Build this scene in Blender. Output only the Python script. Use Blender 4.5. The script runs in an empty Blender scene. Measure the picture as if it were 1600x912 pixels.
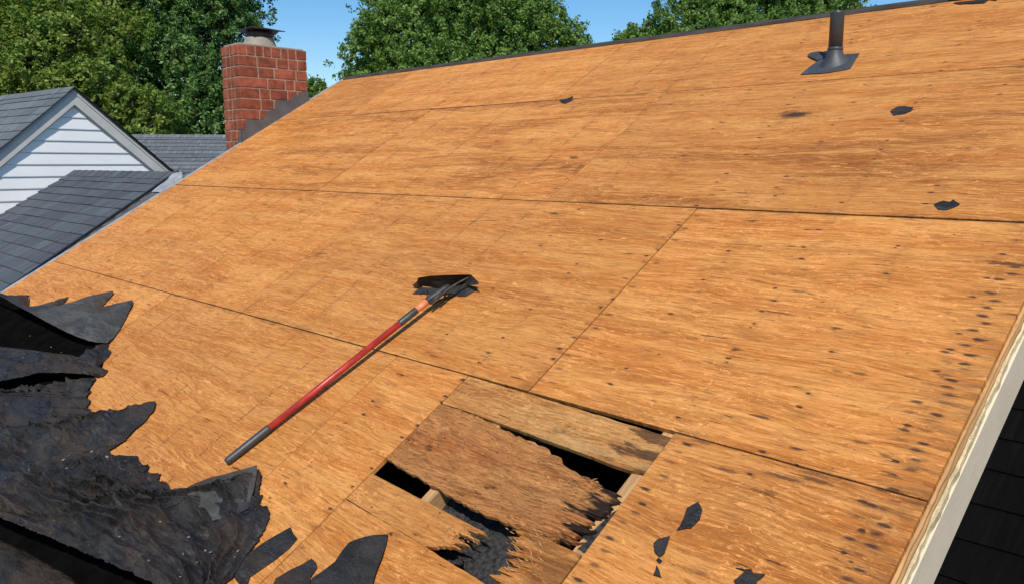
import bpy, bmesh, math, random
import numpy as np
from mathutils import Vector, Matrix, noise
from math import radians, sin, cos, pi
random.seed(7)
rng = np.random.default_rng(11)
C = bpy.context.scene.collection
sc = bpy.context.scene

# ------------------------------------------------------------------ camera, sky, sun, exposure
FPX, CX, CY, HOR = 1270.0, 800.0, 456.0, 256.0
PITCH = math.atan((CY - HOR) / FPX)
YAW = radians(45.3)
EYE = Vector((0, 0, 5.0))
cam_d = bpy.data.cameras.new('camera')
cam = bpy.data.objects.new('camera', cam_d); C.objects.link(cam)
cam_d.sensor_width = 36.0
cam_d.lens = FPX / 1600.0 * 36.0
cam_d.clip_start = 0.05; cam_d.clip_end = 3000
cam.location = EYE
cam.rotation_euler = (pi / 2 - PITCH, 0, YAW)
sc.camera = cam

SUN_DIR = Vector((0.44, -0.50, 0.75)).normalized()      # towards the sun
sun_el = math.asin(SUN_DIR.z)
w = bpy.data.worlds.new('World'); sc.world = w; w.use_nodes = True
nt = w.node_tree; nt.nodes.clear()
sky = nt.nodes.new('ShaderNodeTexSky'); sky.sky_type = 'NISHITA'; sky.sun_disc = False
sky.sun_elevation = sun_el
sky.sun_rotation = math.atan2(SUN_DIR.x, SUN_DIR.y)
sky.altitude = 0; sky.air_density = 1.0; sky.dust_density = 0.3; sky.ozone_density = 3.0
bg = nt.nodes.new('ShaderNodeBackground'); bg.inputs[1].default_value = 0.13
wo = nt.nodes.new('ShaderNodeOutputWorld')
hs = nt.nodes.new('ShaderNodeHueSaturation'); hs.inputs['Saturation'].default_value = 1.32; nt.links.new(sky.outputs[0], hs.inputs['Color']); nt.links.new(hs.outputs[0], bg.inputs[0]); nt.links.new(bg.outputs[0], wo.inputs[0])
sd = bpy.data.lights.new('sun', 'SUN'); sd.energy = 4.2; sd.angle = radians(0.5); sd.color = (1, 0.955, 0.88)
so = bpy.data.objects.new('sun', sd); C.objects.link(so)
so.rotation_euler = SUN_DIR.to_track_quat('Z', 'Y').to_euler()
so.location = (5, -10, 20)
sc.view_settings.view_transform = 'Standard'; sc.view_settings.look = 'None'
sc.view_settings.exposure = 0.0; sc.view_settings.gamma = 1.0
sc.cycles.max_bounces = 6

# ------------------------------------------------------------------ frames
R30 = radians(30.0)
SV = Vector((0, cos(R30), sin(R30))); NV = Vector((0, -sin(R30), cos(R30)))
D = 1.7
S_RIDGE, S_A, S_B, S_C, S_D, S_E = 4.70, 3.783, 2.562, 1.343, 0.125, -1.09
ROOF0 = EYE - NV * D
ROOF = Matrix(((1, 0, 0, ROOF0.x), (0, SV.y, NV.y, ROOF0.y), (0, SV.z, NV.z, ROOF0.z), (0, 0, 0, 1)))
fh = Vector((-sin(YAW), cos(YAW), 0)); rt = Vector((cos(YAW), sin(YAW), 0))
FW = fh * cos(PITCH) - Vector((0, 0, 1)) * sin(PITCH); UPV = Vector((0, 0, 1)) * cos(PITCH) + fh * sin(PITCH)
def ray(x, y): return FW * FPX + rt * (x - CX) + UPV * (CY - y)
def at(x, y, h=0.0):
    """a traced point of the photograph laid on the roof plane (or h above it): returns (X, s)"""
    r = ray(x, y); t = -(D - h) / r.dot(NV); p = r * t
    return (p.x, p.dot(SV))
def at3(x, y, h=0.0):
    a = at(x, y, h); return (a[0], a[1], h)
def onplane(x, y, P, N):
    r = ray(x, y); N = Vector(N); t = (Vector(P) - EYE).dot(N) / r.dot(N); return EYE + r * t
def atdepth(x, y, z): return EYE + ray(x, y) * (z / FPX)

# ------------------------------------------------------------------ node helpers
class E:
    def __init__(s, t, k): s.t = t; s.k = k
    def _m(s, op, *a):
        n = s.t.nodes.new('ShaderNodeMath'); n.operation = op
        for i, v in enumerate((s,) + a):
            if isinstance(v, E): s.t.links.new(v.k, n.inputs[i])
            else: n.inputs[i].default_value = v
        return E(s.t, n.outputs[0])
    def __add__(s, o): return s._m('ADD', o)
    def __sub__(s, o): return s._m('SUBTRACT', o)
    def __mul__(s, o): return s._m('MULTIPLY', o)
    def __truediv__(s, o): return s._m('DIVIDE', o)
    __radd__ = __add__; __rmul__ = __mul__
    def __rsub__(s, o): return (s * -1.0) + o
    def floor(s): return s._m('FLOOR')
    def fract(s): return s._m('FRACT')
    def abs(s): return s._m('ABSOLUTE')
    def sqrt(s): return s._m('SQRT')
    def max(s, o): return s._m('MAXIMUM', o)
    def min(s, o): return s._m('MINIMUM', o)
    def lt(s, o): return s._m('LESS_THAN', o)
    def gt(s, o): return s._m('GREATER_THAN', o)
    def ss(s, a, b, o0=0.0, o1=1.0):
        n = s.t.nodes.new('ShaderNodeMapRange'); n.interpolation_type = 'SMOOTHSTEP'
        s.t.links.new(s.k, n.inputs[0])
        n.inputs[1].default_value = a; n.inputs[2].default_value = b
        n.inputs[3].default_value = o0; n.inputs[4].default_value = o1
        return E(s.t, n.outputs[0])
class Mat:
    def __init__(s, name, rough=0.7, spec=0.3):
        s.m = bpy.data.materials.new(name); s.m.use_nodes = True; s.t = s.m.node_tree; s.t.nodes.clear()
        s.b = s.t.nodes.new('ShaderNodeBsdfPrincipled'); s.o = s.t.nodes.new('ShaderNodeOutputMaterial')
        s.t.links.new(s.b.outputs[0], s.o.inputs[0])
        s.b.inputs['Roughness'].default_value = rough; s.b.inputs['Specular IOR Level'].default_value = spec
        s.tc = s.t.nodes.new('ShaderNodeTexCoord')
        s.cs = s.tc.outputs['Object']
    def xyz(s):
        n = s.t.nodes.new('ShaderNodeSeparateXYZ'); s.t.links.new(s.cs, n.inputs[0])
        return [E(s.t, o) for o in n.outputs]
    def vec(s, x, y, z=0.0):
        n = s.t.nodes.new('ShaderNodeCombineXYZ')
        for i, v in enumerate((x, y, z)):
            if isinstance(v, E): s.t.links.new(v.k, n.inputs[i])
            else: n.inputs[i].default_value = v
        return n.outputs[0]
    def scaled(s, sx, sy, sz=1.0, off=(0, 0, 0), src=None):
        n = s.t.nodes.new('ShaderNodeMapping'); s.t.links.new(src or s.cs, n.inputs[0])
        n.inputs['Scale'].default_value = (sx, sy, sz); n.inputs['Location'].default_value = off
        return n.outputs[0]
    def noise(s, v, scale=1.0, detail=3, rough=0.5, dist=0.0):
        n = s.t.nodes.new('ShaderNodeTexNoise'); s.t.links.new(v, n.inputs['Vector'])
        n.inputs['Scale'].default_value = scale; n.inputs['Detail'].default_value = detail
        n.inputs['Roughness'].default_value = rough; n.inputs['Distortion'].default_value = dist
        return E(s.t, n.outputs[0])
    def white(s, v):
        n = s.t.nodes.new('ShaderNodeTexWhiteNoise'); s.t.links.new(v, n.inputs['Vector']); return E(s.t, n.outputs[0])
    def voro(s, v, scale=1.0, out=0, rnd=1.0, feat='F1'):
        n = s.t.nodes.new('ShaderNodeTexVoronoi'); n.feature = feat; s.t.links.new(v, n.inputs['Vector'])
        n.inputs['Scale'].default_value = scale; n.inputs['Randomness'].default_value = rnd
        return E(s.t, n.outputs[out])
    def mix(s, a, b, f):
        n = s.t.nodes.new('ShaderNodeMix'); n.data_type = 'RGBA'
        for i, v in ((6, a), (7, b)):
            if isinstance(v, tuple): n.inputs[i].default_value = v + (1,) if len(v) == 3 else v
            else: s.t.links.new(v, n.inputs[i])
        if isinstance(f, E): s.t.links.new(f.k, n.inputs[0])
        else: n.inputs[0].default_value = f
        return n.outputs[2]
    def mul(s, a, f):
        n = s.t.nodes.new('ShaderNodeVectorMath'); n.operation = 'SCALE'; s.t.links.new(a, n.inputs[0])
        s.t.links.new(f.k, n.inputs[3]); return n.outputs[0]
    def rand(s):
        n = s.t.nodes.new('ShaderNodeObjectInfo'); return E(s.t, n.outputs['Random'])
    def color(s, c):
        if isinstance(c, tuple): s.b.inputs['Base Color'].default_value = c + (1,)
        else: s.t.links.new(c, s.b.inputs['Base Color'])
    def rough(s, e): s.t.links.new(e.k, s.b.inputs['Roughness'])
    def bump(s, h, dist=0.002, strength=1.0):
        n = s.t.nodes.new('ShaderNodeBump'); s.t.links.new(h.k, n.inputs['Height'])
        n.inputs['Distance'].default_value = dist; n.inputs['Strength'].default_value = strength
        s.t.links.new(n.outputs[0], s.b.inputs['Normal'])

# stains that the photograph shows at definite spots: (px, py, length along grain, width, darkness)
STAINS = [(1160, 302, .06, .006, .8), (1130, 298, .03, .005, .6), (1235, 385, .03, .006, .7), (1247, 455, .05, .006, .6), (1148, 545, .012, .010, .8), (1135, 565, .012, .008, .6), (1190, 650, .03, .010, .8), (1245, 700, .025, .008, .8), (1225, 745, .07, .010, .7), (1270, 748, .06, .010, .7), (1140, 735, .05, .010, .6), (1200, 770, .04, .012, .6), (1100, 690, .04, .012, .5), (1345, 583, .02, .013, .6),(897, 247, .05, .016, .8), (884, 262, .07, .012, .6), (902, 232, .06, .01, .4), (866, 334, .06, .014, .75), (1242, 180, .11, .045, .92),
          (885, 158, .09, .03, .5), (800, 618, .05, .012, .8), (1272, 740, .05, .010, .6),
          (1580, 413, .12, .012, .8), (1305, 512, .02, .012, .75), (1340, 583, .02, .012, .5), (655, 232, .12, .006, .5),
          (1185, 385, .02, .006, .5), (1212, 487, .08, .004, .8), (1345, 690, .035, .008, .6)]
def ply_material(name, light, mid, dark, damage=0.0, grey=0.0, nails=True, fine=1.0):
    M = Mat(name, 0.62, 0.22)
    X, S, H = M.xyz(); rnd = M.rand()
    off = M.vec(X + rnd * 7.0, S + rnd * 13.0, H)
    # gentle waviness of the grain
    wv = M.noise(M.scaled(1.3, 2.6, 1, src=off), 1.0, 2)
    wv2 = M.noise(M.scaled(5.0, 9.0, 1, src=off), 1.0, 2)
    gs = S + wv * 0.11 + wv2 * 0.014 + rnd * 5.0
    gx = X + rnd * 3.0
    broad = M.noise(M.vec(gx * 0.9, gs * 9.0), 1.0, 5, 0.6)
    blot = M.noise(M.vec(gx * 0.8, gs * 2.2, rnd * 9.0), 1.0, 4, 0.6)
    coarse = M.noise(M.vec(gx * 3.2, gs * 38.0, 4.4), 1.0, 5, 0.62, 0.3)
    grain = M.noise(M.vec(gx * 9.0, gs * 120.0), 1.0, 4, 0.65, 0.2)
    hair = M.noise(M.vec(gx * 16.0, gs * 330.0), 1.0, 3, 0.6)
    flk = M.noise(M.vec(gx * 24.0 + wv2 * 5.0, gs * 75.0, 3.3), 1.0, 4, 0.72, 1.6)
    flk2 = M.noise(M.vec(gx * 9.0, gs * 30.0, 6.3), 1.0, 5, 0.72, 1.8)
    patch = M.noise(off, 3.0, 3).ss(0.40, 0.62, .3, 1)
    c = M.mix(mid, light, broad.ss(0.36, 0.64))
    c = M.mix(c, dark, blot.ss(0.50, 0.72) * 0.45)
    wz = M.noise(M.vec(gx * 0.55, gs * 5.5, 3.0), 1.0, 5, 0.62, .4)
    c = M.mix(c, tuple(v * .72 for v in dark), wz.ss(.48, .62) * (S.ss(2.3, 2.8) * S.ss(4.1, 3.6) * .42 + .20 + X.ss(-1.9, -1.2) * .12))
    c = M.mix(c, dark, coarse.ss(0.52, 0.68) * (X.ss(-2.6, -1.2) * .22 + .40) * fine)
    c = M.mix(c, tuple(min(1, v * 1.12 + .01) for v in light), coarse.ss(0.47, 0.38) * 0.60)
    c = M.mix(c, tuple(v * .72 for v in dark), grain.ss(0.53, 0.62) * 0.42 * fine)
    c = M.mix(c, tuple(min(1, v * 1.25 + .015) for v in light), grain.ss(0.46, 0.38) * 0.50)
    c = M.mix(c, tuple(min(1, v * 1.4 + .03) for v in light), flk.ss(0.575, 0.63) * patch * (0.68 - .4 * (damage > .9)))
    c = M.mix(c, tuple(min(1, v * 1.35 + .03) for v in light), flk2.ss(0.60, 0.66) * 0.65)
    c = M.mix(c, tuple(v * 0.45 for v in dark), flk.ss(0.41, 0.34) * patch * 0.62 * fine)
    c = M.mix(c, tuple(v * 0.5 for v in dark), flk2.ss(0.37, 0.31) * 0.45)
    c = M.mix(c, tuple(v * 0.6 for v in dark), hair.ss(0.57, 0.64) * 0.45)
    # long dark splits and small pits
    spl = M.noise(M.vec(gx * 5.0, gs * 70.0, 8.1), 1.0, 4, 0.62).ss(0.665, 0.70)
    c = M.mix(c, (.045, .022, .012), spl * 0.8)
    pit = M.voro(M.vec(gx * 7.0, gs * 13.0, 1.0), 1.0, 0); prn = M.noise(M.vec(gx * 3.0, gs * 4.0, 5.0), 1.0, 2)
    pitm = pit.ss(0.055, 0.025) * prn.gt(.50)
    c = M.mix(c, (.05, .025, .015), pitm * .8)
    # knots (swirled grain)
    kv = M.vec(gx * 1.05, gs * 2.1, 2.0)
    kd = M.voro(kv, 1.0, 0)
    ring = (kd * 60.0 + grain * 5.0).fract().ss(0.0, 0.5)
    kmask = kd.ss(0.16, 0.03)
    c = M.mix(c, tuple(v * 1.2 for v in light), ring * kmask * 0.4)
    c = M.mix(c, (.06, .03, .015), kd.ss(0.030, 0.010) * 0.8)
    hgt = grain * 0.6 + coarse * .5 + flk * 1.0 + flk2 * 1.2 + hair * 0.2 - spl * 0.8 - pitm * .6
    if nails:
        # rust and damp marks around the old nail rows
        wob = M.noise(M.vec(X * 0.7, S * 2.2), 1.0, 2) * 0.05 - 0.025
        u = (X + 1.335 + wob) / 0.31
        col = (u + 0.5).floor(); fx = ((u + 0.5).fract() - 0.5) * 0.31
        hcol = M.white(M.vec(col, 4.0))
        v = S / 0.085 + hcol * 7.0
        row = v.floor(); fv = (v.fract() - 0.5) * 0.085
        r1 = M.white(M.vec(col, row, 1.0)); r2 = M.white(M.vec(col, row, 2.0)); r3 = M.white(M.vec(col, row, 3.0))
        dx = fx + (r2 - 0.5) * 0.07; dv = fv + (r3 - 0.5) * 0.06
        sm1 = M.noise(M.vec(X * 10.0, S * 230.0), 1.0, 4, .7)
        sm2 = M.noise(M.vec(X * 45.0, S * 90.0, 3.0), 1.0, 3, .7)
        smear = (sm1 * 3.4 + sm2 * 1.4 - 1.35).max(.28)
        near = X.ss(-3.4, -2.2)
        d1 = ((dx * dx) * 0.10 + dv * dv).sqrt() * smear
        core = ((dx * dx) * 0.22 + dv * dv).sqrt() * smear
        spot = d1.ss(0.0085, 0.002) * (r1 * 3.0 - 1.7).max(0.0).min(1.0) * near * 0.48
        corem = core.ss(0.0054, 0.0030) * r2.gt(0.52) * (near * 0.75 + 0.1)
        dash = (fx + (M.noise(M.vec(col, S * 9.0), 1.0, 3) - 0.5) * 0.014).abs().ss(0.0062, 0.0018)
        dmask = M.noise(M.vec(col * 3.7, S * 13.0), 1.0, 3, 0.65).ss(0.46, 0.56) * M.noise(M.vec(col * 5.1, S * 1.6, 5.0), 1.0, 2).ss(.34, .48)
        dash = dash * dmask * X.ss(-2.0, -3.2, .2, 1.0) * hcol.ss(.25, .6, .25, 1.0) * 0.55
        wide = (fx.abs()).ss(0.05, 0.0) * M.noise(M.vec(X * 7.0, S * 24.0, 6.0), 1.0, 3).ss(.46, .66) * 0.30
        # blackened nail line close to the right rake and beside the damaged bay
        def nline(x0, amp, s0, s1, pitch, jit=0.03, el=.12):
            f = X - x0; vv = S / pitch; rr = vv.floor(); q = (vv.fract() - 0.5) * pitch
            a = M.white(M.vec(rr, x0 * 9.0)); b = M.white(M.vec(rr, x0 * 3.0, 2.0))
            ff = f + (a - 0.5) * jit; dd = ((ff * ff) * el + (q + (b - .5) * pitch * .5) * (q + (b - .5) * pitch * .5)).sqrt() * smear
            return dd.ss(0.0092, 0.0022) * S.ss(s0 - .05, s0) * S.ss(s1 + .05, s1) * (b * .75 + .25) * amp
        L = nline(-0.690, 1.0, -1.5, 2.3, 0.036) + nline(-0.735, 0.7, -1.5, 1.9, 0.055, .05, .10) + nline(-1.285, 0.9, -1.0, 1.34, 0.048) + nline(-1.925, 0.55, 1.30, 2.56, .085) + nline(-1.98, .55, 1.30, 2.56, .10)
        rim = M.noise(M.vec(X * 9.0, S * 40.0, 4.0), 1.0, 4).ss(.35, .7) * X.ss(-.78, -.64) * 0.45
        L = (L * 1.25 + rim * S.ss(2.6, 1.6)).min(0.92)
        st = None
        for (px, py, lx, ls, k) in STAINS:
            a, b = at(px, py)
            p = (X - a) / lx; q = (S - b) / ls
            d = (p * p + q * q).sqrt() * (smear * 1.5 - 0.35)
            e = d.ss(1.0, 0.42) * k
            st = e if st is None else st.max(e)
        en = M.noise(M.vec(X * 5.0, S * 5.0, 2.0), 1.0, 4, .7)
        for s_, wd_ in ((S_A, .007), (S_B, .006), (S_C, .0045)):  # course seams: gap shadow painted as dark lines, with a soft stain beside them
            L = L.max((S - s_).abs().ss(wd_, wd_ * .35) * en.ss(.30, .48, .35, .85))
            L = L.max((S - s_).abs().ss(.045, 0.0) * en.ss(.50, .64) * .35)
        dirt_gap_shade = (spot + corem + dash + wide * .6).min(0.9).max(L).max(st)
        c = M.mix(c, (.035, .022, .018), dirt_gap_shade)
        hgt = hgt - corem * 1.2 - dash * 0.8 - st * .6
    if damage > 0:
        fib = M.noise(M.vec(gx * 13.0, gs * 130.0 + wv2 * 6.0, 1.7), 1.0, 5, 0.7, 0.6)
        c = M.mix(c, tuple(min(1, v * 1.15 + .03) for v in light), fib.ss(0.58, 0.70) * 0.60 * damage)
        rot_p = M.noise(M.vec(gx * 4.0, gs * 6.0, 3.0), 1.0, 2).ss(.40, .60)
        spk = M.noise(M.vec(gx * 30.0, gs * 90.0, 2.2), 1.0, 4, .75, 2.0)
        c = M.mix(c, (.72, .52, .32), spk.ss(.62, .70) * .40 * rot_p * damage)
        c = M.mix(c, (.07, .03, .015), spk.ss(.36, .30) * .8 * damage)
        c = M.mix(c, (.10, .038, .014), fib.ss(0.43, 0.34) * 0.65 * damage)
        rot = M.noise(M.vec(gx * 5.0, gs * 18.0, 7.7), 1.0, 4, 0.65)
        endm = X.ss(-1.62, -1.36)
        c = M.mix(c, (.035, .02, .014), (rot + endm * 0.20).ss(0.62, 0.72) * damage)
        hgt = hgt * 1.3 + fib * 1.6 + spk * .8
    if grey > 0:
        c = M.mix(c, (.60, .38, .15), M.noise(M.vec(gx * 2.0, gs * 22.0, 9.0), 1.0, 4).ss(.42, .6) * X.ss(-2.1, -1.6) * grey)
    c = M.mul(c, M.white(M.vec(rnd * 91.0, 2.0)) * .16 + .93)
    M.color(c)
    M.rough(grain.ss(.3, .7, .52, .75))
    M.bump(hgt, 0.0055, 0.75 + damage * .25)
    return M.m
PLY_L, PLY_M, PLY_D = (.66, .282, .072), (.555, .196, .038), (.36, .104, .016)
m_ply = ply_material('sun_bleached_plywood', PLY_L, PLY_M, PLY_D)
m_rot = ply_material('rotten_plywood', (.60, .26, .080), (.45, .155, .038), (.25, .072, .016), 1.0, 0.0, False)
m_pale = ply_material('pale_weathered_plywood', (.68, .32, .095), (.56, .22, .052), (.32, .10, .02), 0.75, .42, False)
m_tongue = ply_material('splintered_plywood', PLY_L, (.57, .21, .045), (.36, .105, .02), 0.35, .0, False)

def simple(name, col, rough=.6, var=.15, scale=(8, 8, 8), bump=.001, spec=.3, metal=0.0, randv=0.0, col2=None):
    M = Mat(name, rough, spec); M.b.inputs['Metallic'].default_value = metal
    n = M.noise(M.scaled(*scale), 1.0, 4, .6)
    n2 = M.noise(M.scaled(scale[0] * 9, scale[1] * 9, scale[2] * 9), 1.0, 3, .6)
    c = M.mix(tuple(v * (1 - var) for v in col), tuple(min(1, v * (1 + var)) for v in col), n.ss(.3, .7))
    c = M.mix(c, tuple(v * .6 for v in (col2 or col)), n2.ss(.55, .75) * (var * 2))
    if randv: c = M.mul(c, M.rand() * (2 * randv) + (1 - randv))
    M.color(c); M.bump(n2 + n * .5, bump, .6)
    return M.m
def shingle_material(name, col, rv=.16, spec=.2):
    M = Mat(name, .85, spec)
    X, Y, Z = M.xyz()
    r = M.rand()
    g = M.noise(M.cs, 260.0, 2, .7); blot = M.noise(M.scaled(3, 3, 3), 1.0, 3, .6)
    st = M.noise(M.vec(X * 30.0 + r * 40.0, Y * 2.5, r * 8.0), 1.0, 3, .6)
    c = M.mix(tuple(v * .72 for v in col), tuple(v * 1.25 for v in col), g.ss(.38, .62))
    c = M.mix(c, tuple(v * 1.8 for v in col), st.ss(.54, .66) * .6)
    c = M.mix(c, tuple(v * .5 for v in col), st.ss(.46, .34) * .6)
    c = M.mix(c, (col[0] * 1.1, col[1] * 1.05, col[2] * .9), blot.ss(.4, .7) * .4)
    c = M.mul(c, r * (2 * rv) + (1 - rv))
    M.color(c); M.bump(g + st * .4, .0015, .7)
    return M.m
m_shingle = shingle_material('grey_asphalt_shingle', (.080, .090, .100))
m_shingle2 = shingle_material('lighter_asphalt_shingle', (.125, .138, .146))
m_shingle_dk = shingle_material('shade_black_shingle', (.0036, .0035, .0034), .1, .03)  # colour darkened well below asphalt to carry the shade on the lower roof
def felt_material(name, base, olive=0.4, chips=0.3):
    M = Mat(name, .6, .24)
    big = M.noise(M.scaled(2.2, 3.2, 3), 1.0, 4, .6, .8)
    med = M.noise(M.scaled(6, 20, 9), 1.0, 5, .65, .6)
    fib = M.noise(M.scaled(14, 60, 20), 1.0, 4, .65, .6)
    g = M.noise(M.cs, 220.0, 2, .7)
    c = M.mix(tuple(v * .55 for v in base), tuple(v * 1.3 for v in base), med.ss(.32, .68))
    c = M.mix(c, (.075, .066, .052), big.ss(.52, .68) * olive)
    c = M.mix(c, (.022, .022, .025), M.noise(M.scaled(1.7, 2.0, 2, (4, 4, 4)), 1.0, 2).ss(.5, .62) * .7)
    c = M.mix(c, (.050, .032, .021), M.noise(M.scaled(3, 5, 2, (9, 2, 4)), 1.0, 4).ss(.46, .62) * .7)
    c = M.mix(c, (.075, .070, .064), M.noise(M.scaled(6, 20, 6, (2, 8, 1)), 1.0, 5, .7, 1.5).ss(.57, .68) * .6)
    c = M.mix(c, (.15, .135, .115), g.ss(.58, .70) * .5)
    c = M.mix(c, (.010, .010, .012), fib.ss(.60, .72) * .6)
    ch = M.noise(M.scaled(22, 48, 30, (3, 1, 7)), 1.0, 4, .7, 1.0).ss(.675, .73) * M.noise(M.scaled(2.4, 3, 2, (7, 7, 7)), 1.0, 2).ss(.47, .6)
    c = M.mix(c, (.34, .31, .26), ch * chips)
    M.color(c); M.rough(med.ss(.3, .7, .40, .72))
    M.bump((med * 1.3 + fib * .9) * big.ss(.35, .6, .35, 1.0) + g * .15 + ch * .3, .015, .75)
    return M.m
m_felt = felt_material('torn_roofing_felt', (.0205, .0175, .015), .36, 1.0)
m_hollow_shade = simple('shade_black_underlay', (.0045, .0042, .004), 1.0, .3, (8, 8, 8), .002, .0)  # near-black colour that carries the shade of the felt hollows
m_felt_flat = felt_material('flat_roofing_felt', (.030, .0265, .0235), .15, .25)
m_felt_olive = felt_material('gritty_roofing_felt', (.078, .075, .066), .8, .4)
m_brick = simple('red_brick', (.275, .082, .046), .88, .30, (14, 14, 14), .005, .15, 0, .22)
m_mortar = simple('pale_mortar', (.36, .26, .19), .9, .2, (20, 20, 20), .003)
m_flue = simple('cement_crown', (.30, .26, .21), .85, .12, (9, 9, 9), .003)
m_lead = simple('dark_step_flashing', (.105, .105, .105), .55, .2, (6, 6, 6), .002, .4)
m_metal = simple('galvanised_drip_edge', (.46, .45, .44), .5, .25, (10, 10, 10), .001, .4, .35)
m_ridge = simple('weathered_ridge_metal', (.062, .054, .046), .8, .3, (5, 20, 5), .002, .1)
m_trim = simple('pale_painted_trim', (.56, .535, .49), .55, .06, (4, 4, 4), .0006, .4)
m_trim2 = simple('trim_painted_shade', (.42, .42, .43), .6, .06, (4, 4, 4), .0006)  # greyer copy of the trim colour, shade under the rake put into it
m_siding = simple('white_vinyl_siding', (.88, .865, .84), .42, .02, (2, 2, 2), .0004, .4)
m_sidewall = simple('white_vinyl_backing', (.60, .62, .66), .5, .03, (2, 2, 2), .0004, .4)
m_fascia = simple('grey_painted_fascia', (.70, .57, .41), .6, .05, (3, 5, 5), .0015, .35)
m_cream = simple('chipped_cream_board', (.66, .52, .30), .7, .3, (30, 14, 14), .004, .3, 0, 0, (.30, .17, .07))
m_plyedge = simple('plywood_edge_layers', (.42, .24, .10), .8, .35, (12, 3, 160), .002, .2, 0, .15)
m_lumber = simple('rafter_lumber', (.46, .26, .11), .75, .25, (60, 4, 60), .002, .2, 0, .08)
m_debris = simple('sooty_insulation', (.036, .033, .031), .8, .75, (70, 70, 70), .005, .25, 0, 0, (.16, .15, .14))
m_dark = simple('attic_dark', (.02, .018, .016), .9, .1)
m_red = simple('red_fibreglass', (.40, .030, .020), .36, .30, (60, 20, 60), .0004, .5)
m_orange = simple('orange_label_band', (.80, .24, .10), .4, .15, (40, 40, 40), .0004, .5)
m_grip = simple('dark_rubber_grip', (.045, .047, .046), .42, .2, (60, 60, 60), .0008, .5)
m_steel = simple('worn_dark_steel', (.042, .038, .033), .5, .4, (14, 14, 14), .001, .4, .15, 0, (.05, .02, .01))
m_pipe = simple('black_vent_plastic', (.050, .052, .055), .38, .2, (8, 8, 8), .001, .5)
m_boot = simple('grey_flashing_boot', (.058, .060, .062), .5, .25, (14, 14, 14), .002, .5)

# ------------------------------------------------------------------ object helpers
def link(o, parent=None, frame=None):
    C.objects.link(o)
    F = frame if frame is not None else Matrix.Identity(4)
    if parent is not None:
        o.parent = parent
        o.matrix_parent_inverse = Matrix.Identity(4)
        o.matrix_basis = FR[parent.name].inverted() @ F
    else: o.matrix_basis = F
    FR[o.name] = F.copy()
    return o
FR = {}
def mesh_obj(name, verts, faces, mat, parent=None, frame=None, smooth=False):
    me = bpy.data.meshes.new(name); me.from_pydata([tuple(v) for v in verts], [], faces)
    me.validate(); me.update()
    me.materials.append(mat)
    if smooth: me.polygons.foreach_set('use_smooth', [True] * len(me.polygons))
    return link(bpy.data.objects.new(name, me), parent, frame)
def bm_obj(name, bm, mat, parent=None, frame=None, smooth=False):
    me = bpy.data.meshes.new(name); bmesh.ops.recalc_face_normals(bm, faces=bm.faces); bm.to_mesh(me); bm.free()
    me.materials.append(mat)
    if smooth: me.polygons.foreach_set('use_smooth', [True] * len(me.polygons))
    return link(bpy.data.objects.new(name, me), parent, frame)
def tag(o, label=None, cat=None, group=None, kind=None):
    if label: o['label'] = label
    if cat: o['category'] = cat
    if group: o['group'] = group
    if kind: o['kind'] = kind
    return o
def thing(name, label, cat, loc, group=None, frame=None):
    o = bpy.data.objects.new(name, None); o.empty_display_size = .2
    link(o, None, frame if frame is not None else Matrix.Translation(loc))
    return tag(o, label, cat, group)
def bm_box(bm, x0, x1, y0, y1, z0, z1, bev=0.0):
    g = bmesh.ops.create_cube(bm, size=1.0)
    vs = g['verts']
    for v in vs: v.co = Vector(((x0 + x1) / 2 + v.co.x * (x1 - x0), (y0 + y1) / 2 + v.co.y * (y1 - y0), (z0 + z1) / 2 + v.co.z * (z1 - z0)))
    if bev:
        es = {e for v in vs for e in v.link_edges}
        bmesh.ops.bevel(bm, geom=list(es), offset=bev, segments=1, affect='EDGES')
def box(name, x0, x1, y0, y1, z0, z1, mat, parent=None, frame=None, bev=0.0):
    bm = bmesh.new(); bm_box(bm, x0, x1, y0, y1, z0, z1, bev); return bm_obj(name, bm, mat, parent, frame)
def bm_slab(bm, pts, h0, h1, hfun=None):
    """prism over a polygon in the local x-y plane, between h0 and h1"""
    n = len(pts)
    lo = [bm.verts.new((p[0], p[1], h0 + (hfun(*p) if hfun else 0))) for p in pts]
    hi = [bm.verts.new((p[0], p[1], h1 + (hfun(*p) if hfun else 0))) for p in pts]
    ft = bm.faces.new(hi); fb = bm.faces.new(list(reversed(lo)))
    for i in range(n): bm.faces.new((lo[i], lo[(i + 1) % n], hi[(i + 1) % n], hi[i]))
    bmesh.ops.triangulate(bm, faces=[ft, fb])
def slab(name, pts, h0, h1, mat, parent=None, frame=ROOF, hfun=None):
    bm = bmesh.new(); bm_slab(bm, pts, h0, h1, hfun); return bm_obj(name, bm, mat, parent, frame)
def resample(pl, n):
    pl = [Vector(p) for p in pl]; L = [0]
    for a, b in zip(pl, pl[1:]): L.append(L[-1] + (b - a).length)
    out = []
    for i in range(n):
        t = L[-1] * i / (n - 1); k = 0
        while k < len(L) - 2 and L[k + 1] < t: k += 1
        f = (t - L[k]) / max(1e-9, L[k + 1] - L[k]); out.append(pl[k].lerp(pl[k + 1], f))
    return out
def jag(pl, step, amp, seed=0, keep=True):
    """break a polyline into short ragged segments"""
    r = random.Random(seed); out = []
    for a, b in zip(pl, pl[1:]):
        a = Vector(a); b = Vector(b); d = b - a; n = max(1, int(d.length / step)); nn = Vector((-d.y, d.x)).normalized()
        for i in range(n):
            t = i / n + (r.uniform(-.3, .3) / n if i else 0)
            out.append(a + d * t + (nn * r.uniform(-amp, amp) if i else Vector((0, 0))))
    out.append(Vector(pl[-1])); return [tuple(p) for p in out]
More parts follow.
